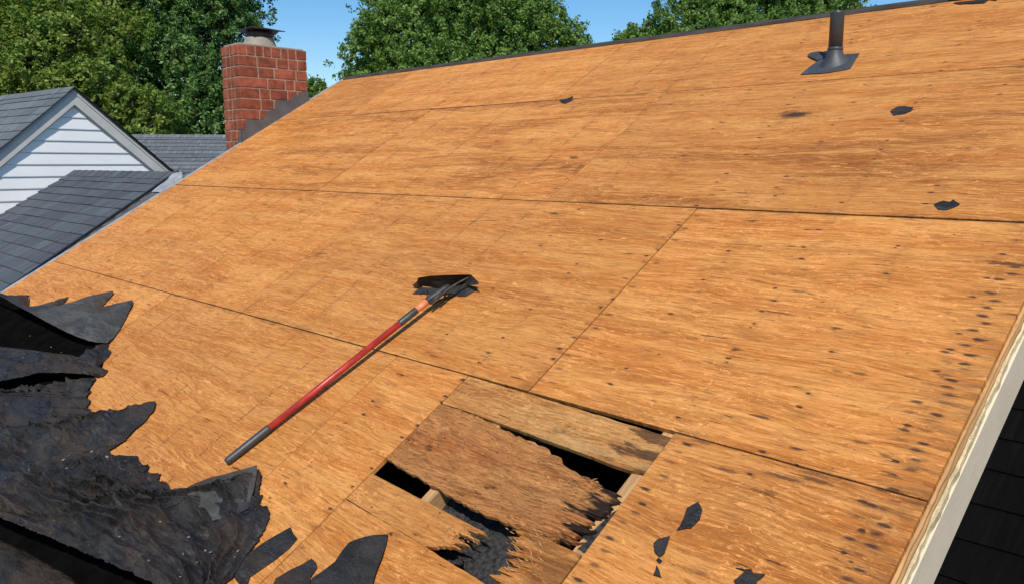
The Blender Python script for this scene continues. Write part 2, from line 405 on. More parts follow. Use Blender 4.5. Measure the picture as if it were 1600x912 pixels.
def grid_obj(name, A, B, m, h, mat, parent=None, frame=ROOF, thick=.004, smooth=True, rows=None, power=1.0, zmin=None):
    """ruled sheet between polylines A and B (same length, 3-D local points); h(x, y, u, v) adds height; closed with thickness"""
    n = len(A); verts = []
    for i in range(n):
        for j in range(m + 1):
            v = (j / m) ** power
            if rows: p = rows(i, v)
            else: p = Vector(A[i]).lerp(Vector(B[i]), v)
            p = Vector(p); p.z += h(p.x, p.y, i / (n - 1), v) if h else 0
            if zmin is not None and p.z < zmin: p.z = zmin + (p.z - zmin) * .06 + .004 * (1 + noise.noise(Vector((p.x * 14, p.y * 30, 0))))
            verts.append(p)
    k = m + 1; top = len(verts)
    faces = [(i * k + j, (i + 1) * k + j, (i + 1) * k + j + 1, i * k + j + 1) for i in range(n - 1) for j in range(m)]
    a, b, c = verts[faces[0][0]], verts[faces[0][1]], verts[faces[0][2]]
    sg = sum((verts[f[1]] - verts[f[0]]).cross(verts[f[2]] - verts[f[0]]).z for f in faces[::7])
    if sg < 0: faces = [tuple(reversed(f)) for f in faces]
    if thick:
        verts += [v - Vector((0, 0, thick)) for v in verts]
        bot = [tuple(x + top for x in reversed(f)) for f in faces]
        ring = [i * k for i in range(n)] + [(n - 1) * k + j for j in range(1, m + 1)] + [i * k + m for i in range(n - 2, -1, -1)] + [j for j in range(m - 1, 0, -1)]
        side = [(ring[q], ring[(q + 1) % len(ring)], ring[(q + 1) % len(ring)] + top, ring[q] + top) for q in range(len(ring))]
        if sg < 0: side = [tuple(reversed(f)) for f in side]
        side = [tuple(reversed(f)) for f in side]
        faces = faces + bot + side
    return mesh_obj(name, verts, faces, mat, parent, frame, smooth)
def fbm(x, y, z=0.0, o=4):
    s = 0; a = 1
    for i in range(o): s += noise.noise(Vector((x, y, z + i * 7.3))) * a; x *= 2.03; y *= 2.03; a *= .5
    return s

# ================================================================== THE SETTING
def ground():
    n = 60; vs = []; fs = []
    for i in range(n + 1):
        for j in range(n + 1):
            a = (i / n * 2 - 1); b = (j / n * 2 - 1)
            x = math.copysign(abs(a) ** 2.2, a) * 1500; y = math.copysign(abs(b) ** 2.2, b) * 1500
            vs.append((x, y, 0.25 * noise.noise(Vector((x * .02, y * .02, 0))) - .25))
    for i in range(n):
        for j in range(n): fs.append((i * (n + 1) + j, (i + 1) * (n + 1) + j, (i + 1) * (n + 1) + j + 1, i * (n + 1) + j + 1))
    M = Mat('lawn', .9, .1)
    a = M.noise(M.cs, .3, 4, .6); b = M.noise(M.cs, 12.0, 4, .7)
    c = M.mix((.045, .075, .022), (.09, .115, .04), a.ss(.35, .65)); c = M.mix(c, (.03, .05, .015), b.ss(.5, .7) * .6)
    M.color(c); M.bump(b, .03, .8)
    o = mesh_obj('ground', vs, fs, M.m); tag(o, 'green lawn around the houses', kind='structure')
ground()

# ================================================================== THE MAIN HOUSE
XL, XR = -7.47, -0.612
house = thing('house', 'house stripped to its bare orange plywood roof deck, filling most of the picture', 'house', (-4, 2, 0))
GAP = .0032
def sheet(x0, x1, s0, s1, mat=m_ply, dh=0.0):
    g0 = .0065 if s0 > 2 else .0045
    bm = bmesh.new(); bm_box(bm, x0 + GAP, x1 - GAP, s0 + g0, s1 - .001, -.018 + dh, dh, .0008)
    return bm_obj('plywood_sheet', bm, mat, house, ROOF)
rows = [(S_A, S_RIDGE, [XL, -6.21, -3.77, XR]), (S_B, S_A, [XL, -5.055, -2.86, XR]), (S_C, S_B, [XL, -6.66, -4.21, -1.955, XR]),
        (S_D, S_C, [XL, -5.05, -2.72, -2.27])]
dhs = iter([0, .0012, -.001, .0008, 0, .001, -.0012, .0006, .001, -.0008, .0005, 0, .001, -.001, .0007, .0005, -.0006])
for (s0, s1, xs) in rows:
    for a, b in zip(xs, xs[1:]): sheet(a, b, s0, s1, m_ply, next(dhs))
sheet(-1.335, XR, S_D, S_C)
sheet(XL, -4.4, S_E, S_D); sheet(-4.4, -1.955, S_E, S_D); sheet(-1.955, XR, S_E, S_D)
# lower sheet of the damaged bay: its upper edge sags towards the right
slab('plywood_sheet', [(-2.268, S_D + GAP), (-1.337, S_D + GAP), (-1.337, .62)] + jag([(-1.337, .648), (-1.50, .655), (-1.70, .664), (-1.85, .671), (-2.0, .680), (-2.268, .686)], .02, .0012, 3)[0:], -.018, 0, m_ply, house)

def fiber(amp):
    return lambda x, y, u, v: amp * (fbm(x * 9, y * 95, 1.0, 3) + .6 * fbm(x * 30, y * 170, 5.0, 2))
def P(*a): return [at(*p) for p in a]
def board(name, top, bot, mat, h0, amp, n=130, m=44, thick=.016, lab=None, extra=None):
    A = [(p[0], p[1], 0) for p in resample([Vector((*q, 0)) for q in top], n)]
    B = [(p[0], p[1], 0) for p in resample([Vector((*q, 0)) for q in bot], n)]
    f = fiber(amp)
    o = grid_obj(name, A, B, m, lambda x, y, u, v: h0(x, y, u, v) + f(x, y, u, v), mat, house, ROOF, thick, False)
    if lab: o['label'] = lab
    return o
# upper board of the bay: pale, slightly dropped, a dark wedge of gap above it
board('plywood_board', jag([(-2.268, 1.3405), (-1.95, 1.338), (-1.65, 1.331), (-1.338, 1.325)], .03, .0015, 5),
      jag([(-2.268, 1.186), (-1.94, 1.181), (-1.392, 1.165), (-1.338, 1.172)], .03, .0015, 6), m_pale,
      lambda x, y, u, v: -.001 - .006 * u, .0016, 140, 30, .016, 'pale weathered plywood board above the hole')
# middle board: badly delaminated, charred at its right end
b2top = jag([(-2.268, 1.181), (-2.12, 1.177)] + P((760, 658), (785, 672), (822, 688), (856, 701), (861, 710), (878, 716), (881, 727), (905, 741), (940, 757), (974, 772)), .016, .0045, 8)
b2bot = jag([(-2.268, .887)] + P((640, 738), (690, 767), (740, 795), (770, 808), (800, 822), (828, 832), (850, 840), (878, 842), (897, 852), (912, 846)), .016, .0035, 9)
nP = 220
A2 = [Vector((p[0], p[1], 0)) for p in resample([Vector((*q, 0)) for q in b2top], nP)]
B2 = [Vector((p[0], p[1], 0)) for p in resample([Vector((*q, 0)) for q in b2bot], nP)]
def cut2(v):
    k = 1.0 if v > .45 else .25
    return k * max(0, .05 + .13 * noise.noise(Vector((v * 13, 1, 0))) + .09 * noise.noise(Vector((v * 41, 5, 0))) + .03 * noise.noise(Vector((v * 110, 5, 0))))
def rows2(i, v):
    u = i / (nP - 1); u = u * (1 - cut2(v) * u ** 5); f = u * (nP - 1); k = min(int(f), nP - 2); t = f - k
    return A2[k].lerp(A2[k + 1], t).lerp(B2[k].lerp(B2[k + 1], t), v)
f2_ = fiber(.0036)
o = grid_obj('plywood_board', A2, B2, 110, lambda x, y, u, v: .004 * sin(u * 3) + .006 * u * sin(v * 3.1) - .012 * max(0, u - .86) / .14 + f2_(x, y, u, v) - .005 * max(0, noise.noise(Vector((x * 11, y * 40, 4))) * 2 - .5),
             m_rot, house, ROOF, .014, False, rows=rows2)
o['label'] = 'rotten brown plywood board with charred right end'
# charred leftovers beyond the board, low right
slab('charred_splinter', jag(P((955, 792), (978, 776), (958, 800), (935, 832), (915, 858), (898, 850), (915, 838), (905, 832), (930, 815)) , .012, .003, 4), -.03, -.019, m_debris, house)
# left tongue: sound plywood that ends in a ragged break
tl = [(-2.268, .812), (-2.268, .69)]
def ragged(pts, seed, amp=.028, step=.008):
    r = random.Random(seed); base = resample([Vector((*p, 0)) for p in pts], 60); out = []
    for i, p in enumerate(base): out.append((p.x + (r.uniform(-amp, amp) if i % 2 else r.uniform(-amp * .3, amp * .3)), p.y))
    return out
rl = ragged(P((755, 829), (757, 834), (728, 826), (733, 834), (747, 843), (716, 832), (708, 836), (736, 852), (702, 843), (722, 858), (706, 852), (690, 850), (672, 852), (660, 850)), 2, .012)
tongueL = [(-2.268, .8135 - (.8135 - .692) * i / 59) for i in range(60)]
A = [(x, y, 0) for x, y in tongueL]; B = [(x, y, 0) for x, y in rl]
ff = fiber(.0013)
o = grid_obj('plywood_board', A, B, 60, lambda x, y, u, v: ff(x, y, u, v) - .001 - .010 * max(0, v - .7), m_tongue, house, ROOF, .014, False)
o['label'] = 'plywood tongue left of the hole with splintered end'
# right tongue
rr_ = [(-1.3375, .852 - (.852 - .655) * i / 69) for i in range(70)]
lj = resample([Vector((*p, 0)) for p in P((806, 818), (800, 826), (812, 832), (800, 836), (806, 842), (792, 844), (824, 858), (796, 856), (792, 862), (836, 872), (812, 872), (790, 869), (800, 880), (828, 888), (786, 882), (778, 888), (806, 897), (770, 893), (765, 899), (790, 908), (775, 912))], 70)
rj = random.Random(5); A = [(p.x + rj.uniform(-.012, .012), p.y, 0) for p in lj]; B = [(x, y, 0) for x, y in rr_]
o = grid_obj('plywood_board', A, B, 60, lambda x, y, u, v: ff(x, y, u, v) - .001 - .02 * max(0, .3 - v), m_tongue, house, ROOF, .014, False)
o['label'] = 'plywood tongue right of the hole with long splinters'

# rafters, debris and the dark attic
for k in range(12):
    x = -1.365 - .62 * k
    if x < XL + .1: break
    bm = bmesh.new(); bm_box(bm, x - .021, x + .021, S_E + .1, S_RIDGE - .05, -.16, -.0195, .002); bm_obj('rafter', bm, m_lumber, house, ROOF)
box('rafter', XR - .085, XR - .045, S_E + .1, S_RIDGE - .05, -.16, -.0195, m_lumber, house, ROOF)
def debris_h(x, y, u, v):
    return .016 * fbm(x * 4, y * 5, 2, 2) + .005 * fbm(x * 22, y * 24, 5, 2) + .003 * fbm(x * 60, y * 64, 3, 3) - .10 * (max(0, v - .72) / .28) ** 1.5 - .05 * max(0, .2 - u) / .2
dA = resample([Vector((*p, -.085)) for p in P((690, 770), (640, 900))], 60)
dB = resample([Vector((*p, -.085)) for p in P((850, 850), (800, 950))], 60)
dA = [Vector((-1.96, .98 - .5 * i / 59, -.085)) for i in range(60)]; dB = [Vector((-1.39, .98 - .5 * i / 59, -.085)) for i in range(60)]
o = grid_obj('insulation_debris', dA, dB, 70, debris_h, m_debris, house, ROOF, .01, False); o['kind'] = 'stuff'; o['label'] = 'sooty insulation debris inside the hole'
# scraps lying in the hole
for i, (x, y, sz) in enumerate([(745, 790, .03), (768, 806, .04), (716, 876, .025)]):
    cx_, cs_ = at(x, y, -.05); r = random.Random(i)
    pts = [(cx_ + sz * cos(a) * r.uniform(.6, 1.1), cs_ + sz * .7 * sin(a) * r.uniform(.6, 1.1)) for a in [k * pi / 3.5 for k in range(7)]]
    pts = jag(pts, sz * .3, sz * .12, i)
    slab('charred_scrap', pts, -.058, -.05, m_debris, house, hfun=lambda a, b: (a - cx_) * .4)
# pale splinters torn up from the rotten boards
bm = bmesh.new(); r = random.Random(17)
def splinter(x, y, z, l, w_, lift, ang):
    d = Vector((cos(ang), sin(ang), 0)); e = Vector((-sin(ang), cos(ang), 0)) * w_
    c = Vector((x, y, z)); a0 = c - d * l * .5; a1 = c + Vector((0, 0, lift * .45)); a2 = c + d * l * .5 + Vector((0, 0, lift))
    v = [bm.verts.new(p) for p in (a0, a1 + e, a2, a1 - e, a1 - Vector((0, 0, w_)))]
    for f in ((0, 1, 4), (1, 2, 4), (2, 3, 4), (3, 0, 4), (0, 3, 1), (1, 3, 2)): bm.faces.new([v[k] for k in f])
for k in range(330):
    m_ = r.random()
    if m_ < .62:      # scattered over the loose board, thicker towards its rotten end
        u = r.random() ** .6; v = r.random(); p = A2[int(u * (nP - 1) * .93)].lerp(B2[int(u * (nP - 1) * .93)], v)
        splinter(p.x, p.y, .004 + .006 * u, r.uniform(.006, .026), r.uniform(.0006, .0018), r.uniform(.001, .008), r.gauss(0, .22) + (pi if r.random() < .3 else 0))
    elif m_ < .80:
        p = Vector(at(r.uniform(690, 748), r.uniform(822, 850))); splinter(p.x, p.y, .001, r.uniform(.010, .03), r.uniform(.0008, .0016), r.uniform(-.012, .006), r.gauss(-.1, .2))
    else:
        p = Vector(at(r.uniform(792, 850), r.uniform(825, 900))); splinter(p.x, p.y, .001, r.uniform(.010, .032), r.uniform(.0008, .0018), r.uniform(-.006, .010), pi + r.gauss(-.1, .25))
m_spl = simple('torn_wood_fibre', (.50, .24, .08), .8, .4, (60, 60, 60), .001)
o = bm_obj('splinters', bm, m_spl, house, ROOF); o['kind'] = 'stuff'; o['label'] = 'pale splinters torn up from the rotten boards'
# walls under the roof, closed so that the attic stays dark
def zroof(Y): return ROOF0.z + Y * math.tan(R30) + (ROOF0.y * -math.tan(R30))
y_e = (ROOF0 + SV * (S_E + .35)).y; y_r = (ROOF0 + SV * S_RIDGE).y; z_r = (ROOF0 + SV * S_RIDGE).z
z_e = (ROOF0 + SV * (S_E + .35)).z
def wallpoly(x, t):
    z0 = z_e - .2; zr = z_r - .2
    yb = 2 * y_r - y_e
    vs = []
    for xx in (x, x + t):
        vs += [(xx, y_e, 0), (xx, yb, 0), (xx, yb, z0), (xx, y_r, zr), (xx, y_e, z0)]
    fs = [(0, 1, 2, 3, 4), (9, 8, 7, 6, 5)] + [(i, i + 5, (i + 1) % 5 + 5, (i + 1) % 5) for i in range(5)]
    return vs, fs
for x in (XL + .30, XR - .45):
    vs, fs = wallpoly(x, .15); mesh_obj('wall', vs, fs, m_siding, house)
box('wall', XL + .47, XR - .47, y_e, y_e + .15, 0, z_e - .2, m_siding, house)
yb = 2 * y_r - y_e
box('wall', XL + .47, XR - .47, yb - .15, yb, 0, z_e - .2, m_siding, house)
box('attic_floor', XL + .47, XR - .47, y_e + .16, yb - .16, z_e - .35, z_e - .25, m_dark, house)
# far slope of the roof, behind the ridge
ROOFB = Matrix.Translation((0, 2 * y_r, 0)) @ Matrix.Scale(-1, 4, (0, 1, 0)) @ ROOF
bm = bmesh.new(); bm_box(bm, XL, XR, S_E, S_RIDGE - .012, -.018, -.001)
for v in bm.verts: v.co = ROOFB @ v.co
bm_obj('back_slope', bm, m_shingle, house)
# right rake: layered plywood edge, chipped cream board, grey fascia
def strip(name, x0, x1, h0, h1, mat, s0=S_E, s1=S_RIDGE, wob=.0, seed=0, step=.03):
    r = random.Random(seed); n = int((s1 - s0) / step); vs = []; fs = []
    for i in range(n + 1):
        s = s0 + (s1 - s0) * i / n; e = x1 + wob * (fbm(s * 6, seed, 0, 3)) + r.uniform(-wob, wob) * .3
        hh = h1 + wob * .25 * fbm(s * 9, seed + 5, 0, 2)
        vs += [(x0, s, h0), (e, s, h0), (e, s, hh), (x0, s, hh)]
    for i in range(n):
        a = i * 4
        for q in range(4): fs.append((a + q, a + (q + 1) % 4, a + 4 + (q + 1) % 4, a + 4 + q))
    fs += [(3, 2, 1, 0), (n * 4, n * 4 + 1, n * 4 + 2, n * 4 + 3)]
    fs = [tuple(reversed(f)) for f in fs]
    o = mesh_obj(name, vs, fs, mat, house, ROOF); return o
strip('plywood_edge', XR - .03, XR + .004, -.0275, -.0185, m_plyedge, wob=.004, seed=1)
strip('plywood_edge', XR - .03, XR + .009, -.036, -.028, m_lumber, wob=.004, seed=2)
strip('rake_board', XR - .03, XR + .016, -.058, -.0365, m_cream, wob=.006, seed=3, step=.02)
strip('fascia_board', XR - .035, XR + .020, -.195, -.0585, m_fascia, wob=.0008, seed=4, step=.1)
# left rake: metal edge with a bright lip
strip('drip_edge', XL - .04, XL + .006, -.014, .004, m_metal, s1=S_RIDGE + .005, wob=.005, seed=6, step=.05)
box('rake_board', XL - .030, XL - .002, S_E, S_RIDGE, -.20, -.0185, m_trim, house, ROOF)
# ridge flashing
bm = bmesh.new()
prof = [(S_RIDGE - .030, .003), (S_RIDGE - .010, .012), (S_RIDGE + .02, .014), (S_RIDGE + .05, .0), (S_RIDGE + .05, -.03), (S_RIDGE - .030, -.0005)]
ridge_pts = []
nR = 70
for i in range(nR + 1):
    x = XL + (XR - XL) * i / nR
    ridge_pts.append([bm.verts.new((x, s, h + .002 * fbm(x * 4, s, 0, 2))) for s, h in prof])
for a, b in zip(ridge_pts, ridge_pts[1:]):
    for q in range(len(prof)): bm.faces.new((a[q], a[(q + 1) % len(prof)], b[(q + 1) % len(prof)], b[q]))
bm.faces.new(ridge_pts[0]); bm.faces.new(list(reversed(ridge_pts[-1])))
bm_obj('ridge_flashing', bm, m_ridge, house, ROOF)
# rolled pale metal left on the ridge at the far right, with a scrap of felt below it
a = at(1488, 2)[0]; b = at(1562, -2)[0]
bm = bmesh.new(); g = bmesh.ops.create_cone(bm, cap_ends=True, segments=14, radius1=.028, radius2=.028, depth=b - a)
for v in bm.verts: v.co = Matrix.Rotation(pi / 2, 4, 'Y') @ v.co; v.co += Vector(((a + b) / 2, S_RIDGE - .005, .036))
o = bm_obj('metal_offcut', bm, m_metal, None, ROOF, True); tag(o, 'pale rolled metal offcut lying on the ridge, top right', 'metal offcut')
o = slab('felt_scrap', jag(P((1490, 6), (1530, 1), (1566, -4), (1556, 2), (1545, 1), (1538, 6), (1500, 8)), .03, .004, 3), .0005, .005, m_felt_flat)
tag(o, 'thin black felt scrap caught under the ridge, top right corner', 'felt scrap', 'black felt scraps left on the plywood')

# ---------------------------------------------------------------- chimney (part of the house), bricks one by one
CX0, CX1, CY0, CY1 = -7.83, -7.475, 3.75, 4.48
ZT = EYE.z + 1.12; ZB = EYE.z - .2
chim = box('chimney', CX0 + .006, CX1 - .006, CY0 + .006, CY1 - .006, ZB, ZT - .006, m_mortar, house)
CH = .1005
def brick(x0, x1, y0, y1, z0, z1, r):
    j = r.uniform(-.003, .003)
    bm = bmesh.new(); bm_box(bm, x0, x1, y0, y1, z0 + r.uniform(-.001, .001), z1 + r.uniform(-.0015, .001), .004)
    for v in bm.verts: v.co += Vector((r.uniform(-.0015, .0015), r.uniform(-.0015, .0015), r.uniform(-.001, .001)))
    bm_obj('brick', bm, m_brick, chim)
J = .0068
rowsR = [[0, .115, .24, .355, .47, .61, .72, .84, 1], [0, .26, .54, .72, .86, 1], [0, .27, .50, .83, 1], [0, .40, .66, .80, 1], [0, .28, .43, .69, .84, 1],
         [0, .29, .48, .74, 1], [0, .26, .38, .66, 1], [0, .28, .52, .80, 1], [0, .34, .60, 1], [0, .25, .5, .75, 1], [0, .3, .6, 1], [0, .25, .5, .75, 1]]
br = random.Random(4)
for k in range(12):
    z1 = ZT - k * CH - J * .5; z0 = z1 - CH + J * 1.7
    hh = z0
    rr = rowsR[k]
    for a, b in zip(rr, rr[1:]):      # wide face, towards +X
        y0 = CY0 + (CY1 - CY0) * a + (J if a else 0); y1 = CY0 + (CY1 - CY0) * b - (J if b < 1 else 0)
        brick(CX1 - .10, CX1, y0, y1, z0, z1, br)
    cuts = [0, .34, .62, .90] if k % 2 == 0 else [0, .30, .58, .80]
    if k in (8, 10): cuts = [0, .38, .85]
    W_ = (CX1 - .10 - J * 1.5) - CX0
    cs2 = [c / cuts[-1] for c in cuts]
    for a, b in zip(cs2, cs2[1:]):    # narrow face, towards -Y
        x0 = CX0 + W_ * a + (J if a else 0); x1 = CX0 + W_ * b - (J if b < 1 else -0.0)
        brick(x0, x1, CY0, CY0 + .10, z0, z1, br)
    if k < 8:
        for a, b in ((0, .5), (.5, 1)):   # far end
            x0 = CX0 + W_ * a; x1 = CX0 + W_ * b - J
            brick(x0, x1, CY1 - .10, CY1, z0, z1, br)
# crown, flue and cap
def lathe(name, prof, mat, parent, loc, n=28, smooth=True, sx=1, sy=1, tilt=None):
    bm = bmesh.new(); rings = []
    for r, z in prof: rings.append([bm.verts.new((r * sx * cos(2 * pi * i / n), r * sy * sin(2 * pi * i / n), z)) for i in range(n)])
    for a, b in zip(rings, rings[1:]):
        for i in range(n): bm.faces.new((a[i], a[(i + 1) % n], b[(i + 1) % n], b[i]))
    bm.faces.new(list(reversed(rings[0]))); bm.faces.new(rings[-1])
    M_ = Matrix.Translation(loc) @ (tilt or Matrix.Identity(4))
    for v in bm.verts: v.co = M_ @ v.co
    o = bm_obj(name, bm, mat, parent, None, smooth)
    return o
fl = ((CX0 + CX1) / 2 - .02, CY0 + .33, ZT)
bm = bmesh.new(); bm_box(bm, CX0 + .015, CX1 - .02, CY0 + .02, CY1 - .02, ZT - .006, ZT + .016, .006); bm_obj('mortar_crown', bm, m_flue, chim)
lathe('flue', [(.170, .0), (.160, .03), (.145, .075), (.138, .10), (.118, .10)], m_flue, chim, fl)
lathe('flue_liner', [(.130, .088), (.132, .15), (.125, .155)], m_steel, chim, fl)
bm = bmesh.new()
tp = [(-.17, -.155), (-.02, -.18), (.15, -.17), (.20, -.03), (.225, .15), (.12, .175), (.10, .15), (-.05, .19), (-.19, .15), (-.16, .0)]
bm_slab(bm, tp, 0, .008, lambda x, y: .01 * sin(x * 17) + .008 * sin(y * 25 + 1))
for v in bm.verts: v.co += Vector((fl[0], fl[1] + .01, ZT + .168))
bm_obj('flue_cap', bm, m_steel, chim)
for a in (0.4, 1.9, 3.4, 5.2):
    x = fl[0] + .115 * cos(a); y = fl[1] + .115 * sin(a)
    box('cap_strut', x - .01, x + .01, y - .003, y + .003, ZT + .12, ZT + .17, m_steel, chim)
# stepped flashing up the wide face
def zr_at(Y, h=0.0): return (ROOF0.z + (Y - ROOF0.y) * math.tan(R30)) + h
stp = [(CY0 - .012, zr_at(CY0) - .03)]
xs_ = [CY0 - .012, CY0 + .05, CY0 + .155, CY0 + .26, CY0 + .37, CY0 + .455, CY0 + .555, CY0 + .655, CY1 + .012]
top_z = []
for i in range(8):
    zt = zr_at(xs_[i]) + .155 if i else zr_at(CY0) + .11
    k = round((ZT - zt) / CH); zt = ZT - k * CH if i % 3 else zt
    top_z.append(zt)
top_z = [max(top_z[max(0, i - 1)], z) for i, z in enumerate(top_z)]
poly = [(xs_[0], zr_at(xs_[0]) - .04)]
poly += [(xs_[-1], zr_at(xs_[-1]) - .04)]
up_ = []
for i in range(8):
    dz_ = (top_z[i + 1] - top_z[i]) if i < 7 else .03
    up_ += [(xs_[i] + .001, top_z[i]), (xs_[i + 1] - .03, top_z[i] + dz_ * .12), (xs_[i + 1] - .010, top_z[i] + dz_ * .42)]
poly += list(reversed(up_))
YZ = Matrix(((0, 0, 1, 0), (1, 0, 0, 0), (0, 1, 0, 0), (0, 0, 0, 1)))
bm = bmesh.new(); cols = []
for (yy, zz_) in up_:
    zb_ = zr_at(yy) - .04
    cols.append([bm.verts.new(p) for p in ((CX1 + .003, yy, zb_), (CX1 + .008, yy, zb_), (CX1 + .008, yy, zz_), (CX1 + .003, yy, zz_))])
for a, b in zip(cols, cols[1:]):
    for k in range(4): bm.faces.new((a[k], a[(k + 1) % 4], b[(k + 1) % 4], b[k]))
bm.faces.new(list(reversed(cols[0]))); bm.faces.new(cols[-1])
bm_obj('step_flashing', bm, m_lead, chim)
bm = bmesh.new(); bm_slab(bm, [(CX1 - .10, zr_at(CY0) - .1), (CX1 + .008, zr_at(CY0) - .1), (CX1 + .008, zr_at(CY0) + .12), (CX1 - .03, zr_at(CY0) + .115), (CX1 - .06, zr_at(CY0) + .02), (CX1 - .10, zr_at(CY0) - .02)], CY0 - .012, CY0 - .007)
XZ = Matrix(((1, 0, 0, 0), (0, 0, 1, 0), (0, 1, 0, 0), (0, 0, 0, 1)))
for v in bm.verts: v.co = XZ @ v.co
bm_obj('apron_flashing', bm, m_lead, chim)

# ---------------------------------------------------------------- plumbing vent
vx, vs_ = at(1304, 98); vb = ROOF @ Vector((vx, vs_, 0))
vent = thing('vent_pipe', 'black plumbing vent pipe standing in a grey flashing boot near the ridge', 'vent pipe', vb)
lathe('pipe', [(.0355, .02), (.0355, .245), (.0362, .247), (.0362, .256), (.031, .258), (.030, .20)], m_pipe, vent, vb, 32)
# boot: a cone that flows from the pipe into the tilted plate
bm = bmesh.new(); rings = []; n = 32
inv = ROOF
for j in range(9):
    t = j / 8; ring = []
    for i in range(n):
        a = 2 * pi * i / n; r = .039 + .034 * t ** 1.5
        wz = .055 * (1 - t) ** 1.3
        p = vb + Vector((r * cos(a), r * sin(a), 0)); hgt = (p - ROOF0).dot(NV)
        base = p - Vector((0, 0, hgt / cos(R30)))
        q = base.lerp(p, (1 - t)) + Vector((0, 0, wz)) + NV * .005
        ring.append(bm.verts.new(q))
    rings.append(ring)
for a, b in zip(rings, rings[1:]):
    for i in range(n): bm.faces.new((a[i], b[i], b[(i + 1) % n], a[(i + 1) % n]))
bm_obj('boot', bm, m_boot, vent, None, True)
lathe('boot_collar', [(.0370, .060), (.0392, .062), (.0392, .074), (.0370, .076)], m_boot, vent, vb, 32)
slab('flashing_plate', jag(P((1251, 118), (1268, 104), (1284, 93), (1300, 88), (1318, 90), (1322, 86), (1343, 85), (1336, 96), (1329, 108), (1322, 110), (1300, 114), (1285, 116)), .05, .0006, 2), .0006, .0052, m_boot, vent)
slab('flashing_tab', P((1262, 89), (1268, 85), (1277, 83.5), (1286, 84), (1292, 88), (1290, 92), (1278, 97), (1268, 93)), .007, .011, m_boot, vent)

# ================================================================== ROOFING SHOVEL
tool = thing('roofing_shovel', 'red handled shingle removal shovel with dark steel blade lying on the plywood', 'shovel', ROOF @ Vector((*at(350, 728), 0)))
hA = Vector(at3(353, 722, .017)); hB = Vector(at3(668, 470, .055)); hC = Vector(at3(702, 447, .060))
def tube(name, pts, rads, mat, parent, frame=ROOF, n=20, caps=True, flat=1.0):
    bm = bmesh.new(); rings = []; pts = [Vector(p) for p in pts]
    for i, p in enumerate(pts):
        t = (pts[min(i + 1, len(pts) - 1)] - pts[max(i - 1, 0)]).normalized()
        a = t.cross(Vector((0, 0, 1))).normalized(); b = a.cross(t).normalized()
        rings.append([bm.verts.new(p + (a * cos(2 * pi * k / n) + b * flat * sin(2 * pi * k / n)) * rads[i]) for k in range(n)])
    for a, b in zip(rings, rings[1:]):
        for k in range(n): bm.faces.new((a[k], a[(k + 1) % n], b[(k + 1) % n], b[k]))
    if caps: bm.faces.new(rings[0]); bm.faces.new(list(reversed(rings[-1])))
    return bm_obj(name, bm, mat, parent, frame, True)
L = (hB - hA).length
def hp(t): return hA.lerp(hB, t)
tube('grip', [hp(0), hp(.004), hp(.012), hp(.10), hp(.19), hp(.196)], [.010, .0150, .0168, .0170, .0166, .0155], m_grip, tool)
tube('handle', [hp(.19), hp(.5), hp(.87)], [.0142, .0142, .0142], m_red, tool)
tube('collar', [hp(.845), hp(.85), hp(.935), hp(.94)], [.0146, .0158, .0158, .0146], m_grip, tool)
tube('label_band', [hp(.93), hp(1.0)], [.0150, .0150], m_orange, tool)
tube('socket', [hp(.995), hp(1.0), hB.lerp(hC, .35), hB.lerp(hC, .8), hC], [.0150, .0172, .0175, .0165, .012], m_steel, tool, flat=1.0)
def plate(name, pts, t=.003, mat=m_steel):
    """bent sheet of steel through 3-D local points (fan of quads), given thickness"""
    bm = bmesh.new()
    vsn = [bm.verts.new(p) for p in pts]; f = bm.faces.new(vsn)
    bmesh.ops.triangulate(bm, faces=[f])
    g = bmesh.ops.solidify(bm, geom=bm.faces[:], thickness=t)
    return bm_obj(name, bm, mat, tool, ROOF)
q = lambda x, y, h: at3(x, y, h)
bm = bmesh.new()                                     # back wall of the blade, bent forward at its rim
top = [q(653, 434, .075), q(672, 431, .078), q(692, 430, .080), q(715, 429, .080), q(736, 429, .078)]
mid = [q(652, 440, .045), q(672, 439, .045), q(692, 439, .045), q(712, 438, .045), q(733, 436, .05)]
low = [q(645, 446, .010), q(668, 448, .006), q(690, 452, .004), q(715, 449, .006), q(731, 441, .02)]
rws = []
for r_ in (top, mid, low): rws.append([bm.verts.new(p) for p in r_])
for a, b in zip(rws, rws[1:]):
    for i in range(4): bm.faces.new((a[i], a[i + 1], b[i + 1], b[i]))
bmesh.ops.solidify(bm, geom=bm.faces[:], thickness=.003)
bm_obj('blade', bm, m_steel, tool, ROOF)
plate('side_wing', [q(736, 429, .078), q(748, 441, .055), q(748, 444, .05), q(738, 446, .035), q(725, 446, .02), q(732, 436, .05)])
plate('side_wing', [q(645, 446, .012), q(652, 439, .045), q(660, 448, .008), q(652, 450, .006)])
lowpl = [q(645, 459, .003), q(657, 450, .008), q(666, 450, .010), q(690, 452, .012), q(706, 449, .018), q(727, 445, .022), q(748, 449, .010), q(741, 455, .004), q(728, 463, .003), q(718, 463, .003), q(708, 459, .008), q(690, 460, .006), q(668, 460, .003)]
plate('fulcrum_plate', lowpl, .003)
tube('brace', [q(676, 476, .028), q(684, 470, .018), q(697, 465, .010), q(712, 461, .006)], [.004, .005, .005, .004], m_steel, tool, n=10)
tube('strut', [q(684, 466, .06), q(700, 452, .062), q(716, 442, .066), q(733, 433, .075)], [.006, .006, .005, .004], m_steel, tool, n=10)
tube('strut', [q(672, 474, .055), q(690, 458, .058), q(694, 446, .05)], [.007, .008, .006], m_steel, tool, n=10)
tube('tine', [q(668, 466, .03), q(667, 458, .02), q(668, 453, .01)], [.003, .003, .003], m_steel, tool, n=8)

